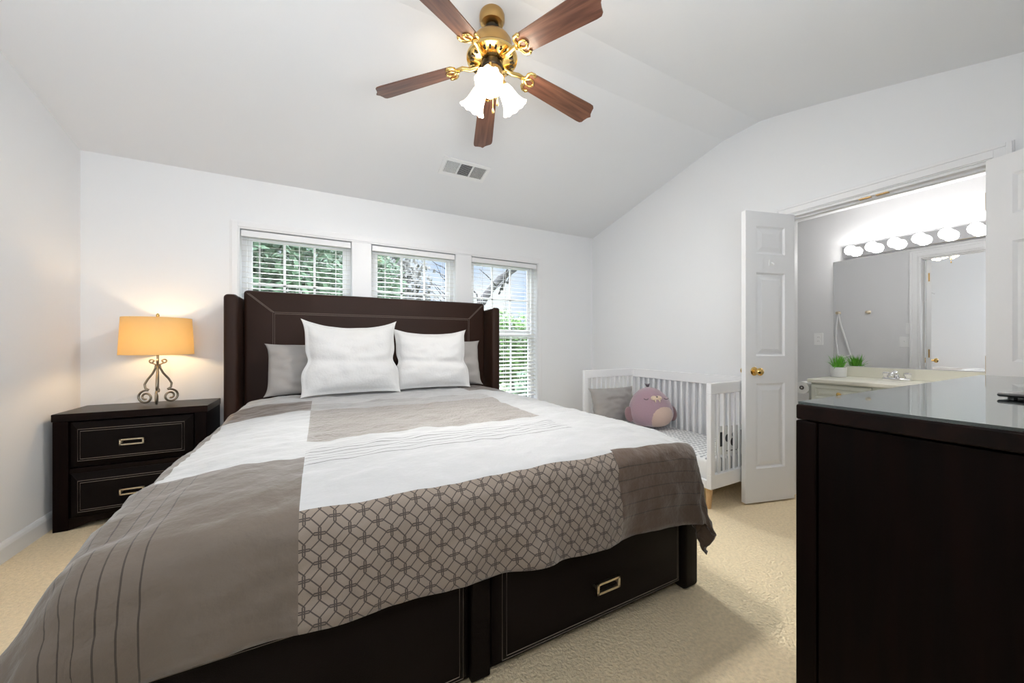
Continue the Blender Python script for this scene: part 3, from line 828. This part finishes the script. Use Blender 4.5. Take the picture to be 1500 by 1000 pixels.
# ------------------------------------------------------------------ ceiling fan
FX, FY, FZ = 0.80, 1.735, 2.847
FAN = thing('ceiling_fan', 'five blade brass ceiling fan with lit glass shades above the bed', 'ceiling fan', (FX, FY, FZ))
def fl(name, prof, m, n=40, parent=FAN): return obj(name, MB().lathe(prof, n), m, parent, smooth=R(35))
fl('canopy', [(0.062, 0.0), (0.066, -0.010), (0.066, -0.036), (0.058, -0.052), (0.036, -0.060)], ABRASS)
fl('downrod', [(0.022, -0.058), (0.036, -0.068), (0.040, -0.084), (0.036, -0.102), (0.024, -0.112), (0.020, -0.125)], DARKM)
fl('motor_housing', [(0.030, -0.116), (0.062, -0.122), (0.094, -0.138), (0.106, -0.158), (0.106, -0.205), (0.112, -0.212)], ABRASS)
fl('motor_band', [(0.112, -0.212), (0.128, -0.222), (0.134, -0.234), (0.132, -0.244), (0.120, -0.250), (0.075, -0.258), (0.052, -0.258)], BRASS)
for k in range(24):
    a = 2 * PI * k / 24
    obj('vent_slot', MB().box(-0.017, 0.017, -0.0055, 0.0055, -0.0012, 0.0012, RZ(a) @ T(0.1, 0, -0.2545) @ RY(R(10))), DARKM, FAN)
fl('hub', [(0.052, -0.256), (0.056, -0.266), (0.056, -0.286), (0.046, -0.294)], DARKM)
fl('switch_housing', [(0.046, -0.292), (0.054, -0.296), (0.054, -0.335), (0.044, -0.352), (0.028, -0.360), (0.012, -0.370)], ABRASS)
def blade_mesh():
    mb = MB()
    poly = [(0.215, -0.052), (0.605, -0.066), (0.627, -0.064), (0.638, -0.054), (0.642, -0.036), (0.649, -0.016), (0.662, 0.0), (0.649, 0.016), (0.642, 0.036), (0.638, 0.054), (0.627, 0.064), (0.605, 0.066), (0.215, 0.052), (0.205, 0.04), (0.205, -0.04)]
    mb.prism(poly, 0.0, 0.007)
    return mb
def iron_mesh():
    mb = MB()
    mb.tube([(0.055, 0, 0.0), (0.085, 0, -0.008), (0.12, 0, -0.010), (0.160, 0, 0.006), (0.195, 0, 0.002)], [0.012, 0.012, 0.012, 0.012, 0.012], 8)
    for s in (-1, 1):
        mb.tube([(0.185, 0, -0.002), (0.200, 0.018 * s, -0.003), (0.200, 0.036 * s, -0.003), (0.212, 0.050 * s, -0.003), (0.232, 0.052 * s, -0.003), (0.242, 0.044 * s, -0.003)], 0.0085, 8)
        mb.tube([(0.195, 0, -0.002), (0.222, 0.020 * s, -0.003), (0.240, 0.018 * s, -0.003), (0.252, 0.006 * s, -0.003)], 0.0065, 8)
        mb.lathe([(0.007, -0.009), (0.007, -0.001)], 10, T(0.236, 0.046 * s, 0))
    mb.lathe([(0.007, -0.009), (0.007, -0.001)], 10, T(0.250, 0, 0))
    return mb
bl0 = ir0 = None
for k in range(5):
    az = R(-9 + 72 * k)                                # clockwise from the camera's viewing direction
    ang = PI / 2 - YAW - az
    if k == 0:
        bl0 = obj('blade', blade_mesh(), BLADE, FAN, bevel=0.0015); ir0 = obj('blade_bracket', iron_mesh(), BRASS, FAN, smooth=True)
        b, i = bl0, ir0
    else:
        b = bl0.copy(); i = ir0.copy()
        C.objects.link(b); C.objects.link(i); b.parent = FAN; i.parent = FAN
    M = T(0, 0, -0.245) @ RZ(ang) @ RY(R(9.5))                 # blades droop a little from the hub
    b.matrix_local = M @ RX(R(-13)); i.matrix_local = M @ RX(R(-13))
# three bell shaped glass shades
def bell():
    mb = MB()
    pr = [(0.018, 0.0), (0.028, -0.010), (0.037, -0.032), (0.042, -0.060), (0.048, -0.088), (0.058, -0.112), (0.070, -0.128)]
    n = 48; rows = []
    for s_, off in ((0, 0), (1, -0.003)):
        for r, z in (pr if s_ == 0 else pr[::-1]):
            t = (-z / 0.128) ** 2
            rows.append([((r + off) * (1 + 0.05 * t * math.cos(10 * 2 * PI * i / n)) * math.cos(2 * PI * i / n), (r + off) * (1 + 0.05 * t * math.cos(10 * 2 * PI * i / n)) * math.sin(2 * PI * i / n), z + 0.004 * t * math.cos(10 * 2 * PI * i / n)) for i in range(n + 1)])
    mb.grid(rows)
    bmesh.ops.remove_doubles(mb.bm, verts=mb.bm.verts, dist=0.0001)
    return mb
sh0 = obj('glass_shade', bell(), FROST, FAN, smooth=True)
part_label(sh0, 'lit frosted glass bell shade')
arm0 = obj('light_arm', MB().tube([(-0.02, 0, 0.055), (0.02, 0, 0.06), (0.03, 0, 0.035), (0.0, 0, 0.008)], 0.008, 10).lathe([(0.022, 0.012), (0.024, 0.0), (0.022, -0.012)], 20), BRASS, FAN, smooth=R(40))
bu0 = obj('bulb', MB().ell((0, 0, -0.060), (0.024, 0.024, 0.036)), BULB_FAN, FAN, smooth=True)
for k in range(3):
    az = R(183 + 120 * k); ang = PI / 2 - YAW - az
    M = RZ(ang) @ T(0.062, 0, -0.352) @ RY(R(-36))
    for o_ in (sh0, arm0, bu0):
        c_ = o_ if k == 0 else o_.copy()
        if k: C.objects.link(c_); c_.parent = FAN
        c_.matrix_local = M
for ax, ay, L in ((0.030, -0.052, 0.150), (0.008, -0.060, 0.195)):
    p = Vector((ax, ay, 0)); p.rotate(Matrix.Rotation(-YAW, 3, 'Z'))
    mb = MB(); mb.tube([(p.x, p.y, -0.345), (p.x, p.y, -0.345 - L)], 0.0012, 6)
    mb.lathe([(0.002, 0.010), (0.006, -0.002), (0.007, -0.014), (0.002, -0.020)], 12, T(p.x, p.y, -0.345 - L))
    obj('pull_chain', mb, BRASS, FAN)

# ceiling vent on the slope
vn = Vector((1.088, 2.915, 0)); slope = math.atan2(0.244, 1)
VT = thing('ceiling_vent', 'white three section air vent on the sloping ceiling', 'vent', (1.088, 2.915, 2.437 + 0.2455 * (YB - 2.915) - 0.001))
VT.rotation_euler = (-slope, 0, 0)
fw, fh = 0.205, 0.105
mb = MB()
mb.box(-fw, fw, -fh, -fh + 0.035, -0.008, 0); mb.box(-fw, fw, fh - 0.035, fh, -0.008, 0)
for x in (-fw, -0.062, 0.050, fw - 0.03): mb.box(x, x + (0.03 if abs(x) > 0.1 else 0.012), -fh + 0.035, fh - 0.035, -0.008, 0)
obj('vent_frame', mb, PLASTIC, VT, bevel=0.002)
obj('vent_duct', MB().box(-fw + 0.02, fw - 0.02, -fh + 0.02, fh - 0.02, -0.0015, -0.0005), VENTD, VT)
def louvre(x0, x1, ang, n, along):
    mb = MB()
    for i in range(n):
        if along == 'y':
            x = x0 + (x1 - x0) * (i + 0.5) / n; mb.box(-0.004, 0.004, -fh + 0.035, fh - 0.035, -0.0005, 0.0005, T(x, 0, -0.004) @ RY(ang))
        else:
            y = (-fh + 0.035) + (2 * fh - 0.07) * (i + 0.5) / n; mb.box(x0, x1, -0.004, 0.004, -0.0005, 0.0005, T(0, y, -0.004) @ RX(ang))
    obj('louvre', mb, PLASTIC, VT)
louvre(-fw + 0.03, -0.062, R(50), 10, 'y'); louvre(-0.050, 0.050, R(35), 11, 'x'); louvre(0.062, fw - 0.03, R(-30), 10, 'y')

# ------------------------------------------------------------------ crib
KX0, KX1, KY0, KY1, KH = 2.295, 2.985, 1.512, 2.845, 0.855
CR = thing('crib', 'white slatted toddler crib with pale wooden feet against the right wall', 'crib', ((KX0 + KX1) / 2, (KY0 + KY1) / 2, 0))
kw, kl = (KX1 - KX0) / 2, (KY1 - KY0) / 2
kz = 0.145
def KB(*a): return MB().box(*a)
for s, y0, y1 in ((-1, -kl, -kl + 0.032), (1, kl - 0.032, kl)):
    mb = KB(-kw, kw, y0, y1, KH - 0.075, KH); mb.box(-kw, kw, y0, y1, kz, kz + 0.095)
    mb.box(-kw, -kw + 0.045, y0, y1, kz + 0.095, KH - 0.075); mb.box(kw - 0.045, kw, y0, y1, kz + 0.095, KH - 0.075)
    obj('end_frame', mb, CRIBW, CR, bevel=0.004)
    for i in range(9):
        x = -kw + 0.045 + (2 * kw - 0.09) * (i + 1) / 10
        obj('slat', KB(x - 0.0085, x + 0.0085, (y0 + y1) / 2 - 0.005, (y0 + y1) / 2 + 0.005, kz + 0.093, KH - 0.073), CRIBW, CR)
mb = KB(kw - 0.032, kw, -kl + 0.032, kl - 0.032, KH - 0.085, KH); mb.box(kw - 0.032, kw, -kl + 0.032, kl - 0.032, kz, kz + 0.095)
obj('back_frame', mb, CRIBW, CR, bevel=0.004)
for i in range(19):
    y = -kl + 0.032 + (2 * kl - 0.064) * (i + 1) / 20
    obj('slat', KB(kw - 0.023, kw - 0.009, y - 0.010, y + 0.010, kz + 0.093, KH - 0.083), CRIBW, CR)
obj('front_rail', KB(-kw, -kw + 0.03, -kl + 0.032, kl - 0.032, kz, kz + 0.055), CRIBW, CR, bevel=0.004)
obj('base_board', KB(-kw + 0.03, kw - 0.032, -kl + 0.032, kl - 0.032, kz + 0.02, kz + 0.035), CRIBW, CR)
for sx in (-1, 1):
    for sy in (-1, 1):
        obj('leg', MB().lathe([(0.013, 0.0), (0.015, 0.004), (0.024, kz)], 18, T(sx * (kw - 0.045), sy * (kl - 0.045), 0)), BEECH, CR, smooth=R(40))
        part_label(CR.children[-1], 'tapered pale wooden foot')
def sheet_mat():
    m = mat('crib_sheet', (0.78, 0.78, 0.78), 0.9, spec=0.1)
    t, n, l = nodes(m); b = n['Principled BSDF']
    tcn = n.new('ShaderNodeTexCoord'); v = n.new('ShaderNodeTexVoronoi'); v.voronoi_dimensions = '2D'; v.inputs['Scale'].default_value = 26; v.inputs['Randomness'].default_value = 0.25
    l.new(tcn.outputs['Object'], v.inputs['Vector'])
    r = n.new('ShaderNodeValToRGB'); r.color_ramp.elements[0].position = 0.22; r.color_ramp.elements[0].color = (0.36, 0.37, 0.38, 1)
    r.color_ramp.elements[1].position = 0.34; r.color_ramp.elements[1].color = (0.80, 0.80, 0.80, 1)
    l.new(v.outputs['Distance'], r.inputs['Fac']); l.new(r.outputs['Color'], b.inputs['Base Color'])
    return m
KM = 0.335
tag(obj('crib_mattress', MB().box(KX0 + 0.035, KX1 - 0.036, KY0 + 0.036, KY1 - 0.036, kz + 0.036, KM), sheet_mat(), bevel=0.025, smooth=True, seg=3),
    'thin crib mattress in a white sheet with small grey print', 'mattress')
pillow('pillow', 'grey satin pillow leaning at the far end of the crib', 0.54, 0.355, 0.14, GREY_FAB, (2.575, 2.66, KM + 0.01), R(16), R(-4), seed=12)
PLU = thing('plush_toy', 'round lilac stuffed walrus toy with a cream belly sitting in the crib', 'stuffed toy', (2.710, 2.35, KM))
PLU.scale = (1.12, 1.12, 1.08)
prof = [(0.001, 0.0), (0.09, 0.004), (0.150, 0.035), (0.182, 0.09), (0.185, 0.14), (0.172, 0.20), (0.140, 0.265), (0.098, 0.310), (0.055, 0.336), (0.002, 0.345)]
mb = MB(); mb.lathe(prof, 40, cap=False)
PM = RZ(R(-112 + 90)) @ RX(R(-14)) @ Matrix.Diagonal((1.0, 0.78, 1.0, 1))
def pm(b):
    for v in b.bm.verts: v.co = PM @ v.co + Vector((0, 0, 0.012))
    return b
body = obj('body', pm(mb), LILAC, PLU, smooth=True); body.modifiers.new('smooth', 'SUBSURF').levels = 1
body.modifiers['smooth'].render_levels = 1
obj('belly', pm(MB().ell((0.02, -0.072, 0.108), (0.130, 0.120, 0.108))), CREAM, PLU, smooth=True)
mz = MB(); mz.ell((-0.018, -0.150, 0.236), (0.026, 0.022, 0.021)); mz.ell((0.022, -0.150, 0.236), (0.026, 0.022, 0.021))
mz.tube([(-0.016, -0.168, 0.222), (-0.016, -0.175, 0.200)], [0.008, 0.003], 8); mz.tube([(0.020, -0.168, 0.222), (0.020, -0.175, 0.200)], [0.008, 0.003], 8)
obj('muzzle', pm(mz), MUZZ, PLU, smooth=True)
obj('nose', pm(MB().ell((0.002, -0.170, 0.246), (0.007, 0.006, 0.005))), TUFT, PLU, smooth=True)
for s in (-1, 1):
    pts = [(s * 0.085 + 0.018 * math.cos(a), -0.158 + 0.006 * abs(math.cos(a)), 0.236 + 0.010 * math.sin(a)) for a in [PI + PI * i / 8 for i in range(9)]]
    obj('eye', pm(MB().tube(pts, 0.0025, 6)), TUFT, PLU, smooth=True)
    obj('flipper', pm(MB().ell((s * 0.185, 0.0, 0.115), (0.040, 0.028, 0.065), None)), MAUVE, PLU, smooth=True)
tf = MB()
for a in (-0.5, -0.2, 0.1, 0.4): tf.tube([(0.0, 0.0, 0.338), (0.02 * math.sin(a), 0, 0.358), (0.05 * math.sin(a), 0.0, 0.376)], [0.007, 0.006, 0.002], 6)
obj('hair_tuft', pm(tf), TUFT, PLU, smooth=True)
# printed card standing inside the crib at the near end of the back slats
CA = thing('printed_card', 'white card with bold black print standing behind the near end slats of the crib', 'card', (2.585, 1.563, KM))
CA.rotation_euler = (R(3), 0, -PI / 2 + PI)
obj('card', MB().box(-0.003, 0.0, -0.155, 0.165, 0.0, 0.20), PAPER, CA)
def ink(y0, y1, z0, z1): return MB().box(-0.0042, -0.003, y0, y1, z0, z1)
ik = MB()
for y0, y1, z0, z1 in ((0.085, 0.125, 0.06, 0.16), (-0.125, -0.085, 0.03, 0.165)): ik.box(-0.0042, -0.003, y0, y1, z0, z1)
for cy, cz, rr in ((0.035, 0.115, 0.028), (-0.035, 0.135, 0.020), (-0.03, 0.085, 0.030)): ik.lathe([(rr, 0), (rr, 0.0012)], 24, T(-0.003, cy, cz) @ RY(-PI / 2))
for k in range(5): ik.box(-0.0042, -0.003, -0.12 + 0.045 * k, -0.09 + 0.045 * k, 0.022, 0.028)
obj('print', ik, BLACKP, CA)

# ------------------------------------------------------------------ dresser with glass top
DX0, DX1, DYb, DYf, DZ = 1.032, 2.640, -0.085, 0.462, 0.972
DR = thing('dresser', 'tall dark espresso dresser with a glass covered top in the right foreground', 'dresser', ((DX0 + DX1) / 2, (DYb + DYf) / 2, 0))
dw, dd = (DX1 - DX0) / 2, (DYf - DYb) / 2
obj('top', MB().box(-dw, dw, -dd, dd, DZ - 0.036, DZ), ESPRESSO, DR, bevel=0.004)
obj('glass_top', MB().box(-dw + 0.004, dw - 0.004, -dd + 0.004, dd - 0.004, DZ + 0.0005, DZ + 0.0065), GLASSTOP, DR)
part_label(DR.children[-1], 'clear glass sheet with greenish edge')
for s in (-1, 1):
    a, b = (-dw + 0.004, -dw + 0.03) if s < 0 else (dw - 0.03, dw - 0.004)
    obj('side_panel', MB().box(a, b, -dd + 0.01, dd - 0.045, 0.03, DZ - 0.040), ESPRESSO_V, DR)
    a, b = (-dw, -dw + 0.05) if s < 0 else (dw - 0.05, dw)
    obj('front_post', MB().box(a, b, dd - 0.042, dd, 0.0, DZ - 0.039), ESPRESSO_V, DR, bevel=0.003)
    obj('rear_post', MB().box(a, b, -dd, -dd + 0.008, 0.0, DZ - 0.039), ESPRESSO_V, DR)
obj('back_panel', MB().box(-dw + 0.03, dw - 0.03, -dd + 0.008, -dd + 0.02, 0.03, DZ - 0.040), ESPRESSO, DR)
obj('plinth', MB().box(-dw + 0.05, dw - 0.05, dd - 0.05, dd - 0.02, 0.0, 0.07), ESPRESSO, DR)
for r_ in range(3):
    for c_ in range(2):
        x0 = -dw + 0.055 + c_ * (dw - 0.05); x1 = x0 + dw - 0.06; z0 = 0.08 + r_ * 0.277; z1 = z0 + 0.268
        d = obj('drawer', MB().box(x0, x1, -dd + 0.05, dd - 0.004, z0, z1), LEATHER, DR, bevel=0.006)
        xc = (x0 + x1) / 2; zc = (z0 + z1) / 2; h = MB()
        for zz in (zc - 0.019, zc + 0.011): h.box(xc - 0.057, xc + 0.057, dd + 0.012, dd + 0.021, zz, zz + 0.008)
        for xx in (xc - 0.057, xc + 0.048): h.box(xx, xx + 0.009, dd + 0.012, dd + 0.021, zc - 0.019, zc + 0.019)
        for k in (-0.05, 0.05): h.box(xc + k - 0.004, xc + k + 0.004, dd - 0.006, dd + 0.013, zc - 0.004, zc + 0.004)
        obj('handle', h, NICKEL, d)
BK = thing('media_player', 'slim black rounded device lying on the glass topped dresser', 'device', (1.655, 0.165, DZ + 0.0065))
BK.rotation_euler = (0, 0, R(-12))
mb = MB(); mb.box(-0.11, 0.11, -0.06, 0.06, 0.004, 0.014); obj('case', mb, BLACKP, BK, bevel=0.0045, smooth=R(40), seg=3)
for sx in (-0.09, 0.09):
    for sy in (-0.04, 0.04): obj('foot', MB().lathe([(0.008, 0), (0.008, 0.005)], 12, T(sx, sy, 0)), BLACKP, BK)

# ------------------------------------------------------------------ bathroom
VX0, VZ = 3.835, 0.81
VY0, VY1 = -0.05, 1.62
VA = thing('vanity_cabinet', 'ivory bathroom vanity cabinet with drawers and brass knobs', 'cabinet', (BX1, (VY0 + VY1) / 2, 0))
vy = (VY1 - VY0) / 2; vd = BX1 - VX0
obj('cabinet_body', MB().box(-vd + 0.03, -0.002, -vy + 0.01, vy - 0.012, 0.09, VZ - 0.035), CABINET, VA)
obj('toe_kick', MB().box(-vd + 0.08, -0.002, -vy + 0.02, vy - 0.03, 0.0, 0.09), CABINET, VA)
yb = vy - 0.018
for k in range(4):
    w_ = 0.395
    y1 = yb - k * (w_ + 0.008); y0 = y1 - w_
    for z0, z1, nm in ((VZ - 0.185, VZ - 0.048, 'drawer'), (0.11, VZ - 0.195, 'door')):
        d = MB(); x = -vd + 0.03
        def ring(i, xv): return [d.bm.verts.new(p) for p in ((xv, y0 + i, z0 + i), (xv, y1 - i, z0 + i), (xv, y1 - i, z1 - i), (xv, y0 + i, z1 - i))]
        rg = [ring(0, x), ring(0, x - 0.018), ring(0.028, x - 0.018), ring(0.036, x - 0.010), ring(0.05, x - 0.010), ring(0.06, x - 0.015)]
        for p, q in zip(rg, rg[1:]):
            for i in range(4): d.bm.faces.new((p[i], p[(i + 1) % 4], q[(i + 1) % 4], q[i]))
        d.bm.faces.new(rg[-1]); d.bm.faces.new(rg[0][::-1])
        dr = obj(nm, d, CABINET, VA)
        if nm == 'drawer' and k in (0, 3) or nm == 'door':
            kz_ = (z0 + z1) / 2 if nm == 'drawer' else z1 - 0.06
            ky = (y0 + y1) / 2 if nm == 'drawer' else (y0 + 0.04 if k % 2 == 0 else y1 - 0.04)
            obj('knob', MB().lathe([(0.007, 0), (0.007, 0.010), (0.016, 0.016), (0.017, 0.022), (0.010, 0.028)], 18, T(x - 0.015, ky, kz_) @ RY(-PI / 2)), BRASS, dr, smooth=R(40))
CT = thing('vanity_countertop', 'ivory countertop with a raised backsplash on the vanity', 'countertop', (BX1, (VY0 + VY1) / 2, VZ - 0.033))
mb = MB(); mb.box(-vd - 0.012, -0.002, -vy, vy + 0.006, 0.0, 0.033); obj('slab', mb, IVORY, CT, bevel=0.008, smooth=R(40), seg=3)
obj('backsplash', MB().box(-0.024, -0.002, -vy, vy - 0.05, 0.033, 0.125), IVORY, CT, bevel=0.003)
mb = MB(); mb.lathe([(0.001, 0.0336), (0.20, 0.0336), (0.215, 0.037), (0.225, 0.0336)], 40, T(-0.31, 0.22, 0) @ Matrix.Diagonal((0.8, 1.15, 1, 1)), cap=False)
obj('basin_rim', mb, IVORY, CT, smooth=R(40))
FA = thing('faucet', 'chrome two handle faucet on the vanity countertop', 'faucet', (4.27, 1.18, VZ))
mb = MB(); mb.box(-0.026, 0.026, -0.085, 0.085, 0, 0.022); obj('faucet_base', mb, CHROME, FA, bevel=0.010, smooth=R(40), seg=3)
obj('spout', MB().tube([(0, 0, 0.015), (-0.005, 0, 0.055), (-0.04, 0, 0.070), (-0.10, 0, 0.058), (-0.12, 0, 0.040)], [0.018, 0.018, 0.016, 0.014, 0.012], 14), CHROME, FA, smooth=True)
for s in (-1, 1):
    obj('faucet_handle', MB().lathe([(0.016, 0.02), (0.017, 0.035), (0.024, 0.045), (0.024, 0.062), (0.012, 0.068)], 16, T(0, s * 0.064, 0)), CHROME, FA, smooth=R(40))
MI = tag(obj('wall_mirror', MB().box(BX1 - 0.006, BX1 - 0.001, VY0, 1.667, VZ + 0.098, 1.915), MIRROR), 'large frameless mirror above the bathroom vanity', 'mirror')
LB_ = thing('vanity_light', 'chrome vanity light bar with lit round bulbs above the mirror', 'light', (BX1 - 0.002, 0.975, 1.985))
obj('light_bar', MB().box(-0.035, 0.0, -0.61, 0.61, -0.056, 0.056), CHROME, LB_, bevel=0.004)
for k in range(8):
    y = 0.533 - k * 0.1455
    so_ = obj('socket', MB().lathe([(0.026, 0), (0.022, 0.022), (0.017, 0.030)], 20, T(-0.035, y, 0) @ RY(-PI / 2)), CHROME, LB_, smooth=R(40))
    obj('bulb', MB().ell((-0.100, y, 0), (0.041, 0.041, 0.041)), BULB_VAN, LB_, smooth=True)
PT = thing('potted_plant', 'small green grassy plant in a white pot on the vanity', 'plant', (4.26, 1.563, VZ))
obj('pot', MB().lathe([(0.050, 0), (0.056, 0.004), (0.060, 0.088), (0.060, 0.092), (0.055, 0.092), (0.053, 0.075), (0.001, 0.075)], 32), POTW, PT, smooth=R(40))
rnd = random.Random(5)
lf = MB()
for k in range(85):
    a = rnd.uniform(0, 2 * PI); tilt = abs(rnd.gauss(0, 0.62)); L = rnd.uniform(0.09, 0.145); wd = rnd.uniform(0.006, 0.010)
    d = Vector((math.cos(a), math.sin(a), 0)); s = Vector((-math.sin(a), math.cos(a), 0))
    b0 = d * rnd.uniform(0, 0.04) + Vector((0, 0, 0.074)); p0 = []; p1 = []
    for t_ in (0, 0.33, 0.66, 1):
        an = tilt * (0.5 + 0.6 * t_)
        p = b0 + d * math.sin(an) * L * t_ + Vector((0, 0, math.cos(an) * L * t_))
        ww = wd * (1 - t_) ** 0.6 if t_ else wd * 0.7
        p0.append(p - s * ww); p1.append(p + s * ww)
    lf.grid([p0, p1])
obj('leaves', lf, LEAF, PT)
# wall plates
def plate(name, label, cat, loc, rotz, w_, h_, n, kind):
    o = thing(name, label, cat, loc, rotz)
    obj('plate', MB().box(-w_ / 2, w_ / 2, -0.006, 0, -h_ / 2, h_ / 2), PLASTIC, o, bevel=0.002)
    for k in range(n):
        x = (k - (n - 1) / 2) * 0.046
        if kind == 'outlet':
            for z in (-0.02, 0.02): 
                s_ = obj('socket', MB().lathe([(0.016, 0), (0.016, 0.003)], 20, T(x, -0.006, z) @ RX(PI / 2)), PLASTIC, o)
                obj('slot', MB().box(x - 0.007, x - 0.005, -0.0095, -0.009, z - 0.004, z + 0.004).box(x + 0.005, x + 0.007, -0.0095, -0.009, z - 0.004, z + 0.004), BLACKP, s_)
        elif kind == 'switch':
            obj('toggle', MB().box(x - 0.005, x + 0.005, -0.016, -0.005, -0.003, 0.012), PLASTIC, o)
    return o
plate('wall_outlet', 'white electrical outlet on the grey wall left of the mirror', 'outlet', (BX1, 1.79, 1.165), -PI / 2, 0.075, 0.118, 1, 'outlet')
plate('light_switch', 'white double light switch on the bathroom side of the door wall', 'switch', (XR + 0.125, 1.505, 1.14), PI / 2, 0.118, 0.118, 2, 'switch')
plate('wall_plate', 'blank white wall plate above the double light switch', 'wall plate', (XR + 0.125, 1.475, 1.285), PI / 2, 0.075, 0.118, 0, 'blank')
def hook(label, y, z):
    o = thing('robe_hook', label, 'hook', (XR + 0.125, y, z), PI / 2, 'robe hooks in the bathroom')
    obj('hook_base', MB().lathe([(0.022, 0), (0.020, 0.006), (0.010, 0.010), (0.009, 0.032), (0.018, 0.038), (0.018, 0.048), (0.008, 0.052)], 20, RX(PI / 2)), NICKEL, o, smooth=R(40))
    return o
hook('metal robe hook left bare on the grey bathroom wall', 1.82, 1.49)
hook('metal robe hook with a white cord hanging from it', 2.10, 1.50)
rp = MB(); rp.tube([(0.030, -0.005, 0.0), (0.030, 0.012, -0.15), (0.030, 0.02, -0.30), (0.030, 0.0, -0.52)], 0.006, 8); rp.tube([(0.030, -0.005, 0.0), (0.030, -0.03, -0.15), (0.030, -0.075, -0.32), (0.030, -0.12, -0.52)], 0.010, 8)
rp.tube([(0.030, 0.0, -0.52), (0.030, -0.06, -0.55), (0.030, -0.12, -0.52)], 0.008, 8)
tag(obj('hanging_cord', rp, ROPE, loc=(XR + 0.125, 2.10, 1.503)), 'white looped cord hanging from a robe hook in the bathroom', 'cord')
# toilet paper on the vanity's end
TP = thing('toilet_paper_holder', 'metal toilet paper holder on the end of the vanity', 'holder', (3.92, VY1 - 0.012, 0.72))
obj('arm', MB().tube([(0.06, 0.0, 0), (0.06, 0.075, 0), (-0.055, 0.075, 0)], 0.007, 10), CHROME, TP, smooth=True)
obj('mount', MB().lathe([(0.022, 0), (0.020, 0.01)], 18, T(0.06, 0.0, 0) @ RX(-PI / 2)), CHROME, TP, smooth=R(40))
TR = thing('toilet_paper_roll', 'white toilet paper roll hanging at the end of the vanity', 'toilet paper', (3.915, VY1 + 0.063, 0.72))
M_ = RY(PI / 2)
rl = MB(); rl.lathe([(0.019, -0.05), (0.055, -0.05), (0.055, 0.05), (0.019, 0.05), (0.019, -0.05)], 36, M_, cap=False)
obj('paper', rl, PAPER, TR, smooth=R(40))
obj('core', MB().lathe([(0.0185, -0.05), (0.0185, 0.05), (0.0165, 0.05), (0.0165, -0.05), (0.0185, -0.05)], 24, M_, cap=False), mat('grey_cardboard', (0.16, 0.15, 0.14), 0.9), TR, smooth=R(40))
obj('loose_sheet', MB().box(-0.05, 0.05, -0.056, -0.0545, -0.11, 0.0), PAPER, TR)
